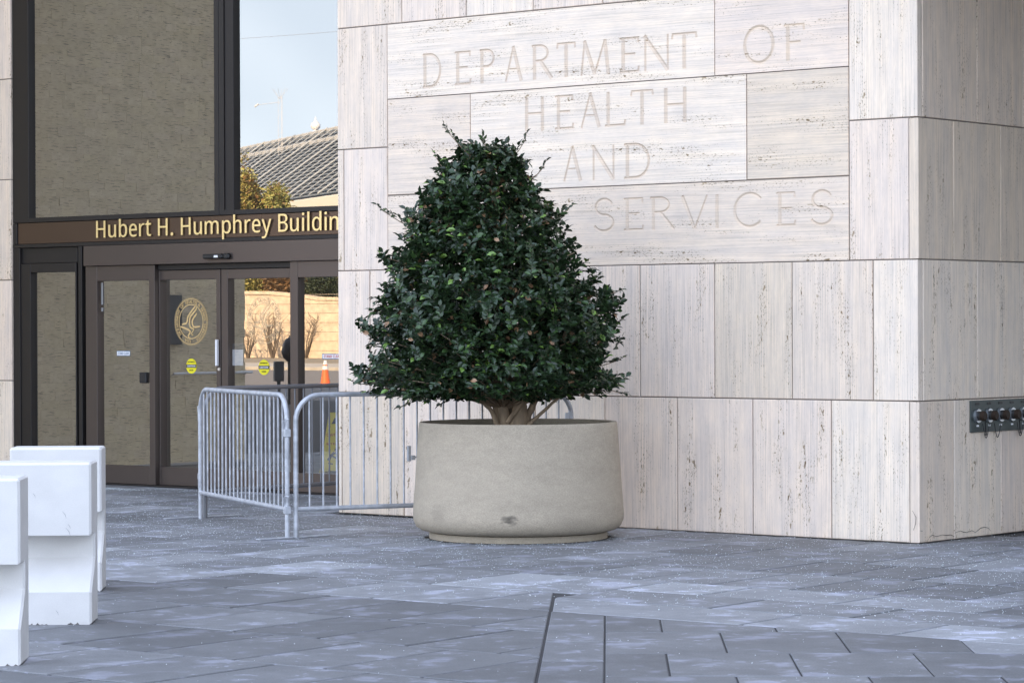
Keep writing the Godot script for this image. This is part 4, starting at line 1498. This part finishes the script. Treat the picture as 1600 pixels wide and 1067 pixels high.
func build_tree() -> void:
	var t := thing("evergreen_tree", "dense dark green broadleaf evergreen tree growing in the round planter", "tree", AXIS + Vector3(0, 0.84, 0))
	var g := RandomNumberGenerator.new()
	g.seed = 99
	var bark := StandardMaterial3D.new()
	bark.albedo_texture = speckle(Color(0.60, 0.52, 0.43), 0.1, 0.2, 91, 256)
	bark.uv1_triplanar = true
	bark.uv1_scale = Vector3(5, 1.5, 5)
	bark.roughness = 0.9
	var m := MB.new()
	var y0 := 0.84
	# several stems rising from one foot: lateral, height, depth, radius
	var stems := [
		[[-0.13, 0.0, 0.0, 0.045], [-0.15, 0.12, 0.0, 0.036], [-0.20, 0.28, 0.02, 0.030], [-0.36, 0.75, 0.1, 0.02], [-0.5, 1.3, 0.15, 0.01]],
		[[-0.09, 0.0, -0.04, 0.05], [-0.11, 0.15, -0.04, 0.042], [-0.14, 0.3, -0.03, 0.036], [-0.2, 0.9, -0.1, 0.022], [-0.3, 1.7, -0.1, 0.009]],
		[[0.0, 0.0, -0.05, 0.075], [0.01, 0.1, -0.05, 0.062], [0.015, 0.25, -0.04, 0.052], [-0.02, 0.5, 0.0, 0.045], [-0.1, 1.1, 0.05, 0.026], [-0.2, 1.95, 0.0, 0.01]],
		[[-0.05, 0.0, 0.05, 0.06], [-0.06, 0.15, 0.06, 0.05], [-0.07, 0.35, 0.07, 0.045], [-0.15, 1.0, 0.2, 0.025], [-0.2, 1.6, 0.3, 0.01]],
		[[0.05, 0.0, 0.0, 0.04], [0.08, 0.12, 0.0, 0.03], [0.16, 0.28, -0.04, 0.022], [0.35, 0.7, -0.15, 0.015], [0.5, 1.1, -0.2, 0.008]],
		[[0.06, 0.02, -0.05, 0.02], [0.14, 0.09, -0.06, 0.014], [0.26, 0.2, -0.08, 0.012], [0.42, 0.36, -0.1, 0.009]],
		[[-0.14, 0.0, -0.03, 0.026], [-0.2, 0.14, -0.05, 0.018], [-0.29, 0.24, -0.08, 0.013], [-0.5, 0.4, -0.2, 0.009]],
		[[-0.08, 0.06, -0.09, 0.02], [-0.03, 0.13, -0.115, 0.016], [0.03, 0.2, -0.11, 0.013], [0.12, 0.34, -0.12, 0.010]]]
	for s in stems:
		var pa := []
		var ra := []
		for k in s.size() - 1:
			for j in 4:
				var u := j / 4.0
				var a: Array = s[k]
				var c: Array = s[k + 1]
				var wob := Vector3(g.randf_range(-1, 1), 0, g.randf_range(-1, 1)) * 0.006
				pa.append(at_tree(lerpf(a[0], c[0], u), lerpf(a[1], c[1], u) - 0.01, lerpf(a[2], c[2], u)) + wob)
				ra.append(lerpf(a[3], c[3], u))
		var z: Array = s[-1]
		pa.append(at_tree(z[0], z[1], z[2])); ra.append(z[3])
		m.tube(pa, ra, 10)
	part("trunk", m.mesh(), bark, t)
	# limbs and leafy sprigs
	var limbs := MB.new()
	var kinds := []
	for k in 6:
		kinds.append(sprig_mesh(700 + k, 9, 0.115, 0.0 if k < 5 else 0.01))
	kinds.append(sprig_mesh(720, 9, 0.13, 0.5))
	var sets := []
	for k in 7:
		sets.append([])
	var bump := noise(95, 1.0, 2)
	var n := 0
	while n < 4300:
		var y := 1.07 + 1.93 * pow(g.randf(), 1.2)
		var pr := crown_profile(y)
		var R := (pr.y - pr.x) * 0.5
		if g.randf() > pow(R / 0.93, 1.15) + 0.06:
			continue
		var c := (pr.y + pr.x) * 0.5
		var a := g.randf_range(0, TAU)
		var rr := pow(g.randf(), 0.33)
		var edge := 0.965 + 0.32 * bump.get_noise_3d(cos(a) * 2.2, y * 3.0, sin(a) * 2.2)
		var rad := R * rr * edge + 0.01
		var out := LAT * cos(a) + FWD * sin(a)
		var p := at_tree(c, y - y0) + out * rad
		if p.y + y0 < 1.1 and rr < 0.5:
			continue
		var dirv := (out * g.randf_range(0.1, 0.9) + Vector3(g.randf_range(-0.8, 0.8), g.randf_range(-0.5, 1.0), g.randf_range(-0.8, 0.8))).normalized()
		if y < 1.2:
			dirv.y = clampf(dirv.y, -0.35, 0.3)
		var top := (Vector3.UP + out * 0.5).normalized()
		var zz := dirv.cross(top).normalized()
		var b := Basis(dirv, zz.cross(dirv), zz).scaled(Vector3.ONE * g.randf_range(0.75, 1.15))
		var kind := g.randi() % 6
		if y > 2.35 and g.randf() < 0.035:
			kind = 6
		sets[kind].append(Transform3D(b, p - dirv * 0.07))
		n += 1
		if n % 16 == 0:
			var s := at_tree(c * 0.5, clampf(y - y0 - 0.45 * R, 0.15, 1.8))
			limbs.tube([s, s.lerp(p, 0.55) + Vector3(0, 0.04, 0), p], [0.012, 0.007, 0.003], 5, false)
	# longer shoots that stand clear of the outline
	for q in [[[-0.30, 2.87, -0.1], [-0.55, 3.13, -0.15]], [[-0.48, 2.72, 0.0], [-0.63, 2.93, 0.0]], [[-0.75, 2.36, 0.1], [-1.06, 2.53, 0.1]], [[-0.05, 2.9, 0.0], [0.07, 3.06, 0.0]], [[0.1, 2.75, 0.0], [0.21, 2.85, 0.0]], [[0.3, 2.42, 0.0], [0.40, 2.53, 0.1]], [[-0.86, 2.05, 0.0], [-1.06, 2.16, 0.0]], [[0.55, 1.85, 0.0], [0.76, 1.88, 0.0]], [[-0.75, 1.15, -0.1], [-0.87, 1.01, -0.1]], [[-0.45, 1.2, -0.2], [-0.56, 1.04, -0.2]], [[-1.05, 1.2, 0.0], [-1.26, 1.19, 0.0]], [[0.6, 1.2, 0.0], [0.80, 1.10, 0.0]], [[0.5, 1.3, 0.0], [0.79, 1.36, 0.1]], [[-0.2, 2.95, 0.0], [-0.27, 3.06, 0.0]]]:
		var a := at_tree(q[0][0], q[0][1] - y0, q[0][2])
		var b := at_tree(q[1][0], q[1][1] - y0, q[1][2])
		limbs.tube([a, a.lerp(b, 0.5) + Vector3(0, -0.015, 0), b], [0.006, 0.004, 0.0025], 5, false)
		var cnt := int(a.distance_to(b) / 0.075)
		for k in cnt + 1:
			var p := a.lerp(b, float(k) / maxf(cnt, 1))
			var dirv := ((b - a).normalized() + Vector3(g.randf_range(-0.35, 0.35), g.randf_range(-0.3, 0.3), g.randf_range(-0.35, 0.35))).normalized()
			var zz := dirv.cross(Vector3.UP).normalized()
			sets[g.randi() % 5].append(Transform3D(Basis(dirv, zz.cross(dirv), zz).scaled(Vector3.ONE * 0.8), p - dirv * 0.06))
	tag(part("limbs", limbs.mesh(), bark, t), "", "", "", "stuff")
	var lm := StandardMaterial3D.new()
	lm.vertex_color_use_as_albedo = true
	lm.roughness = 0.36
	lm.metallic_specular = 0.5
	lm.backlight_enabled = true
	lm.backlight = Color(0.12, 0.12, 0.08)
	var fol := Node3D.new()
	fol.name = "crown"
	t.add_child(fol, true)
	for k in 7:
		var mm := MultiMesh.new()
		mm.transform_format = MultiMesh.TRANSFORM_3D
		mm.mesh = kinds[k]
		mm.instance_count = sets[k].size()
		for j in sets[k].size():
			mm.set_instance_transform(j, sets[k][j])
		var o := MultiMeshInstance3D.new()
		o.name = numbered("foliage", fol)
		o.multimesh = mm
		o.material_override = lm
		fol.add_child(o, true)
		tag(o, "", "", "", "stuff")


# ------------------------------------------------------------------ crowd barriers
func barrier(label: String, from: Vector3, to: Vector3, mt: Material, feet: Array, hooks: Array) -> void:
	var d := to - from
	var len := d.length()
	var o := thing("crowd_barrier", label, "crowd barrier", from, atan2(-d.z, d.x), "steel crowd barriers at the entrance")
	var top := 1.10
	var low := 0.225
	var rad := 0.2
	var m := MB.new()
	var pth := [Vector3(0, 0, 0), Vector3(0, 0.5, 0)]
	for k in 9:
		var a := PI - PI / 2 * k / 8.0
		pth.append(Vector3(rad + cos(a) * rad, top - rad + sin(a) * rad, 0))
	for k in 9:
		var a := PI / 2 - PI / 2 * k / 8.0
		pth.append(Vector3(len - rad + cos(a) * rad, top - rad + sin(a) * rad, 0))
	pth.append(Vector3(len, 0.5, 0))
	pth.append(Vector3(len, 0, 0))
	m.tube(pth, [0.0195], 10)
	part("frame_tube", m.mesh(), mt, o)
	m = MB.new()
	m.tube([Vector3(0.0, low, 0), Vector3(len, low, 0)], [0.019], 10)
	part("lower_rail", m.mesh(), mt, o)
	var nb := int(round(len / 0.113)) - 1
	m = MB.new()
	for k in nb:
		var x := len * (k + 1.0) / (nb + 1.0)
		var h := top
		if x < rad:
			h = top - rad + sqrt(maxf(rad * rad - (rad - x) * (rad - x), 0))
		elif x > len - rad:
			h = top - rad + sqrt(maxf(rad * rad - (x - len + rad) * (x - len + rad), 0))
		m = MB.new()
		m.tube([Vector3(x, low, 0), Vector3(x, h, 0)], [0.0078], 7, false)
		part("bar", m.mesh(), mt, o)
	for f in feet:
		m = MB.new()
		var a: Vector3 = o.transform.affine_inverse() * f[0]
		var b: Vector3 = o.transform.affine_inverse() * f[1]
		var dd := (b - a)
		m.box(Vector3(-dd.length() / 2, 0.003, -0.028), Vector3(dd.length() / 2, 0.014, 0.028), 0.003, Transform3D(Basis(Vector3.UP, atan2(-dd.z, dd.x)), (a + b) * 0.5 * Vector3(1, 0, 1)))
		part("foot", m.mesh(), mt, o)
	for hk in hooks:
		m = MB.new()
		if hk[2] == 2:
			m.box(Vector3(hk[0] - 0.03, hk[1] - 0.06, -0.012), Vector3(hk[0] - 0.005, hk[1] + 0.06, 0.016), 0.002)
			m.box(Vector3(hk[0] - 0.005, hk[1] - 0.05, 0.0), Vector3(hk[0] + 0.03, hk[1] - 0.015, 0.02), 0.003)
			m.tube([Vector3(hk[0] + 0.03, hk[1] - 0.03, 0.01), Vector3(hk[0] + 0.13, hk[1] - 0.03, 0.01)], [0.006], 6)
		elif hk[2] == 0:
			m.box(Vector3(hk[0] - 0.055, hk[1] - 0.025, -0.012), Vector3(hk[0] - 0.017, hk[1] + 0.025, 0.012), 0.003)
			m.box(Vector3(hk[0] - 0.026, hk[1] - 0.1, -0.016), Vector3(hk[0] - 0.012, hk[1] + 0.03, 0.016), 0.003)
		else:
			m.tube([Vector3(hk[0], hk[1] - 0.06, 0.02), Vector3(hk[0] + 0.012, hk[1] + 0.0, 0.03), Vector3(hk[0] + 0.05, hk[1] + 0.02, 0.03), Vector3(hk[0] + 0.085, hk[1] + 0.015, 0.01)], [0.006], 6)
			m.box(Vector3(hk[0] - 0.022, hk[1] - 0.12, -0.024), Vector3(hk[0] + 0.024, hk[1] - 0.06, 0.026), 0.004)
		part("hook", m.mesh(), mt, o)


func build_barriers() -> void:
	barrier("bright galvanised crowd barrier standing in front of the glass doors, farthest left", Vector3(-6.267, 0, 1.286), Vector3(-4.11, 0, 2.47), M.galv,
		[[Vector3(-6.454, 0, 1.523), Vector3(-6.29, 0, 0.797)], [Vector3(-4.148, 0, 2.755), Vector3(-4.036, 0, 2.096)]], [[0.0, 0.93, 0], [0.0, 0.36, 0], [2.46, 0.90, 1], [2.46, 0.31, 1]])
	barrier("galvanised crowd barrier running behind the round planter and its tree", Vector3(-4.075, 0, 2.41), Vector3(-3.10, 0, 0.23), M.galv, [], [[2.39, 0.9, 0], [2.39, 0.36, 0], [0.97, 0.63, 2]])
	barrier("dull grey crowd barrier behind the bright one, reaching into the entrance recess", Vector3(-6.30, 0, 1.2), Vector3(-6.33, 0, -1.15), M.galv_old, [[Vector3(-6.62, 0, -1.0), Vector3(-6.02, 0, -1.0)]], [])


# ------------------------------------------------------------------ white concrete blocks
func block(label: String, corner: Vector3, left: Vector3, back: float, h: float) -> void:
	# corner: front right foot; left: unit vector along the front; profile is cut back under the cap
	var turn := atan2(left.z, -left.x)
	var o := thing("concrete_block", label, "barrier block", corner, turn, "white painted concrete barrier blocks")
	var m := MB.new()
	var W := 0.56
	var prof := [Vector2(0.0, 0.0), Vector2(0.0, 0.178), Vector2(0.19, 0.355), Vector2(0.19, 0.484), Vector2(0.0, 0.488), Vector2(0.0, h - 0.012), Vector2(0.012, h), Vector2(back - 0.012, h), Vector2(back, h - 0.012), Vector2(back, 0.0)]
	var e := 0.012
	# local: +x to the right end, z towards the front; the right end is x = 0
	for k in prof.size():
		var a: Vector2 = prof[k]
		var b: Vector2 = prof[(k + 1) % prof.size()]
		var d := (b - a).normalized()
		m.face([Vector3(-W + e, a.y, -a.x), Vector3(-e, a.y, -a.x), Vector3(-e, b.y, -b.x), Vector3(-W + e, b.y, -b.x)], Vector3(0, d.x, d.y))
	# ends with a small arris
	var ctr := Vector2(back * 0.6, h * 0.5)
	var pl := PackedVector2Array(prof)
	var ins: PackedVector2Array = Geometry2D.offset_polygon(pl, -0.01, Geometry2D.JOIN_MITER)[0]
	for s in [[-e, 0.0, 1.0], [-W + e, -W, -1.0]]:
		for tri in range(0, Geometry2D.triangulate_polygon(ins).size(), 3):
			var ix := Geometry2D.triangulate_polygon(ins)
			var q := []
			for j in 3:
				q.append(Vector3(s[1], ins[ix[tri + j]].y, -ins[ix[tri + j]].x))
			m.face(q, Vector3(s[2], 0, 0))
		for k in pl.size():
			var a := pl[k]
			var b := pl[(k + 1) % pl.size()]
			var ia := ins[0]
			var ib := ins[0]
			for z in ins:
				if z.distance_to(a) < ia.distance_to(a):
					ia = z
				if z.distance_to(b) < ib.distance_to(b):
					ib = z
			var d := (b - a).normalized()
			m.face([Vector3(s[0], a.y, -a.x), Vector3(s[0], b.y, -b.x), Vector3(s[1], ib.y, -ib.x), Vector3(s[1], ia.y, -ia.x)], Vector3(s[2], d.x, d.y))
	part("block_body", m.mesh(), M.white_paint, o)
	# paint chips along the foot and scuffs
	var c := MB.new()
	for k in 16:
		var x := rng.randf_range(-W + 0.02, -0.02)
		var hh := rng.randf_range(0.004, 0.014)
		c.face([Vector3(x, 0.001, 0.0015), Vector3(x + rng.randf_range(0.01, 0.03), 0.001, 0.0015), Vector3(x + 0.012, hh, 0.0015)], Vector3.BACK)
	for k in 10:
		var z := rng.randf_range(-back + 0.02, -0.02)
		c.face([Vector3(0.0015, 0.001, z), Vector3(0.0015, 0.001, z + 0.03), Vector3(0.0015, rng.randf_range(0.006, 0.018), z + 0.012)], Vector3.RIGHT)
	part("paint_chips", c.mesh(), M.chip, o)
	c = MB.new()
	for q in [[-0.17, 0.62, 0.03], [-0.12, 0.55, 0.02], [-0.14, 0.53, 0.035], [-0.33, 0.72, 0.02], [-0.45, 0.58, 0.03], [-0.4, 0.12, 0.03], [-0.2, 0.08, 0.02]]:
		var x: float = q[0] + rng.randf_range(-0.02, 0.02)
		var d: float = q[2]
		c.ribbon([Vector3(x, q[1], 0.0012), Vector3(x + d * 0.5, q[1] - d * 0.6, 0.0012), Vector3(x + d * 0.7, q[1] - d * 1.3, 0.0012)], [0.0015, 0.003, 0.001], Vector3.BACK)
	part("scuff_marks", c.mesh(), mat(0.36, 0.36, 0.37, 0.8), o)


func build_blocks() -> void:
	block("nearest white concrete block, mostly outside the picture at lower left", Vector3(0.587, 0, 9.184), Vector3(-0.742, 0, 0.671), 0.33, 0.90)
	block("middle white concrete block with an undercut cap, between the two others", Vector3(-0.576, 0, 7.675), Vector3(-0.75, 0, 0.662), 0.31, 0.885)
	block("farthest white concrete block, partly hidden behind the middle one", Vector3(-1.998, 0, 6.303), Vector3(-0.74, 0, 0.673), 0.29, 0.885)


# ------------------------------------------------------------------ fittings
func build_fittings() -> void:
	var o := thing("fire_hose_inlet", "dark green metal plate with a row of capped fire hose inlets on the side wall", "fire inlet", Vector3(0.002, 0, 0))
	var m := MB.new()
	m.box(Vector3(0.0, 0.80, -2.02), Vector3(0.014, 1.043, -0.729), 0.003)
	part("plate", m.mesh(), mat(0.075, 0.09, 0.085, 0.45, 0.4), o)
	for k in 7:
		var z := -0.825 - 0.1755 * k
		m = MB.new()
		m.tube([Vector3(0.014, 0.925, z), Vector3(0.03, 0.925, z)], [0.057, 0.053], 20)
		var f := part("inlet", m.mesh(), mat(0.5, 0.53, 0.56, 0.3, 0.8), o)
		m = MB.new()
		m.tube([Vector3(0.03, 0.925, z), Vector3(0.055, 0.925, z)], [0.036], 18)
		part("collar", m.mesh(), mat(0.06, 0.06, 0.06, 0.4, 0.6), f)
		m = MB.new()
		m.tube([Vector3(0.055, 0.925, z), Vector3(0.08, 0.925, z), Vector3(0.085, 0.925, z)], [0.038, 0.038, 0.030], 18)
		part("cap", m.mesh(), mat(0.05, 0.032, 0.022, 0.6, 0.5), f)
		m = MB.new()
		m.box(Vector3(0.014, 0.842, z - 0.02), Vector3(0.017, 0.855, z + 0.012))
		part("white_tag", m.mesh(), M.white, o)
		m = MB.new()
		m.box(Vector3(0.014, 1.008, z - 0.028), Vector3(0.018, 1.026, z + 0.028), 0.001)
		part("name_plate", m.mesh(), M.black, o)
		if k % 3 != 2:
			m = MB.new()
			var c := []
			for j in 9:
				var u := j / 8.0
				c.append(Vector3(0.05, 0.875 - 0.11 * sin(u * PI) - 0.01, z - 0.02 - 0.1 * u))
			m.tube(c, [0.0035], 5, false)
			part("chain", m.mesh(), M.black, o)
		if k == 0 or k == 3:
			m = MB.new()
			m.tube([Vector3(0.05, 0.88, z - 0.06), Vector3(0.05, 0.775, z - 0.07)], [0.006], 5)
			part("hanging_pin", m.mesh(), M.black, o)
	# standing yellow floor sign inside the doors
	var s := thing("wet_floor_sign", "yellow folding wet floor sign standing inside behind the right glass door", "floor sign", Vector3(-10.36, 0.006, -4.75), deg_to_rad(36))
	for q in [[0.09, 1.0], [-0.09, -1.0]]:
		m = MB.new()
		var z: float = q[0]
		var t0 := Vector3(-0.05, 0.66, 0.012 * q[1])
		var t1 := Vector3(0.09, 0.66, 0.012 * q[1])
		var b0 := Vector3(-0.15, 0.0, z)
		var b1 := Vector3(0.14, 0.0, z)
		m.face([b0, b0.lerp(b1, 0.25), b0.lerp(b1, 0.32) + Vector3(0, 0.035, 0), b0.lerp(b1, 0.68) + Vector3(0, 0.035, 0), b0.lerp(b1, 0.75), b1, t1, t0], Vector3(0, 0, q[1]))
		var pl := part("sign_panel", m.mesh(), M.sign_yellow, s)
		if q[1] > 0:
			var tilt := Basis(Vector3.RIGHT, -atan2(0.078, 0.66))
			for w in [["CAUTION", 0.43, 0.04, M.red], ["WET FLOOR", 0.33, 0.032, M.red]]:
				var l := part("lettering", text_mesh(w[0], w[2], 0.001, "Droid Sans", 700), w[3], pl)
				l.basis = tilt
				l.position = Vector3(0.015, w[1], lerpf(z, 0.012, w[1] / 0.66) + 0.003)
			var mm := MB.new()
			var zz := func(y: float) -> float: return lerpf(z, 0.012, y / 0.66) + 0.003
			var P := func(x: float, y: float) -> Vector3: return Vector3(x, y, zz.call(y))
			mm.face([P.call(-0.02, 0.55), P.call(0.06, 0.55), P.call(0.02, 0.62)], Vector3.BACK)
			mm.ribbon([P.call(0.02, 0.24), P.call(-0.02, 0.2), P.call(-0.05, 0.15)], [0.03], Vector3.BACK)
			mm.ribbon([P.call(-0.01, 0.2), P.call(0.05, 0.17), P.call(0.07, 0.13)], [0.02], Vector3.BACK)
			mm.ribbon([P.call(0.02, 0.24), P.call(0.06, 0.2)], [0.018], Vector3.BACK)
			mm.ribbon([P.call(-0.05, 0.12), P.call(0.0, 0.11)], [0.012], Vector3.BACK)
			mm.disc(P.call(0.035, 0.265), Vector3.BACK, Vector3.RIGHT, 0.017, 12)
			part("pictogram", mm.mesh(), M.black, pl)
	m = MB.new()
	m.box(Vector3(-0.05, 0.655, -0.016), Vector3(0.09, 0.675, 0.016), 0.004)
	part("hinge", m.mesh(), M.sign_yellow, s)


func build_grains() -> void:
	var m := MB.new()
	var v := [Vector3(1, 0, 0.2), Vector3(-0.9, 0.1, 0), Vector3(0, 0.9, 0.1), Vector3(0.1, -0.6, 0), Vector3(0, 0.1, 1), Vector3(0.2, 0, -1.1)]
	for f in [[0, 2, 4], [2, 1, 4], [1, 3, 4], [3, 0, 4], [2, 0, 5], [1, 2, 5], [3, 1, 5], [0, 3, 5]]:
		m.face([v[f[0]], v[f[1]], v[f[2]]], v[f[0]] + v[f[1]] + v[f[2]])
	var g := RandomNumberGenerator.new()
	g.seed = 2024
	var clump := noise(41, 0.9, 3)
	var spots := []
	var dens := func(x: float, z: float) -> float:
		var k := clump.get_noise_2d(x, z) * 0.5 + 0.5
		var d := 0.0
		if z < 5.3:
			d = 0.6 * smoothstep(5.6, 4.2, z) * (0.2 + k * k * 1.8)
		d += 0.02
		d += 0.9 * exp(-pow((x + 5.6) / 1.6, 2) - pow((z - 1.0) / 1.5, 2)) * (0.3 + k)
		d += 0.5 * exp(-pow((x - 2.4) / 1.4, 2) - pow((z - 1.4) / 1.3, 2)) * (0.3 + k)
		if z < -0.9 and x < -5:
			d *= 0.45
		return d
	var tries := 0
	while spots.size() < 17000 and tries < 260000:
		tries += 1
		var x := g.randf_range(-9.5, 5.5)
		var z := g.randf_range(-1.7, 10.0)
		if x < 0.02 and z < 0.02 and x > -5.9:
			continue
		if Vector2(x - AXIS.x, z - AXIS.z).length() < 0.7:
			continue
		if g.randf() < dens.call(x, z):
			spots.append(Vector2(x, z))
	for k in 900:
		spots.append(Vector2(-10.35 + g.randfn(0, 0.33), -1.42 + absf(g.randfn(0, 0.12))))
	for k in 700:
		spots.append(Vector2(g.randf_range(-10.0, -6.2), -1.72 + absf(g.randfn(0, 0.16))))
	for k in 500:
		var a := g.randf_range(0, TAU)
		var r := 0.70 + absf(g.randfn(0, 0.06))
		spots.append(Vector2(AXIS.x + cos(a) * r, AXIS.z + sin(a) * r))
	var mm := MultiMesh.new()
	mm.transform_format = MultiMesh.TRANSFORM_3D
	mm.use_colors = true
	mm.mesh = m.mesh()
	mm.instance_count = spots.size()
	for k in spots.size():
		var s := g.randf_range(0.0013, 0.0036)
		if g.randf() < 0.05:
			s *= 1.6
		mm.set_instance_transform(k, Transform3D(Basis.from_euler(Vector3(g.randf_range(-0.5, 0.5), g.randf_range(0, TAU), 0)).scaled(Vector3(s, s * 0.8, s)), Vector3(spots[k].x, s * 0.5 + 0.001, spots[k].y)))
		mm.set_instance_color(k, Color(0.62, 0.74, 0.78).lerp(Color(0.85, 0.87, 0.88), g.randf()))
	var o := MultiMeshInstance3D.new()
	o.name = "scattered_grains"
	o.multimesh = mm
	var gm := StandardMaterial3D.new()
	gm.vertex_color_use_as_albedo = true
	gm.roughness = 0.3
	o.material_override = gm
	add_child(o, true)
	tag(o, "small pale glassy grains strewn over the grey paving", "grains", "", "stuff")
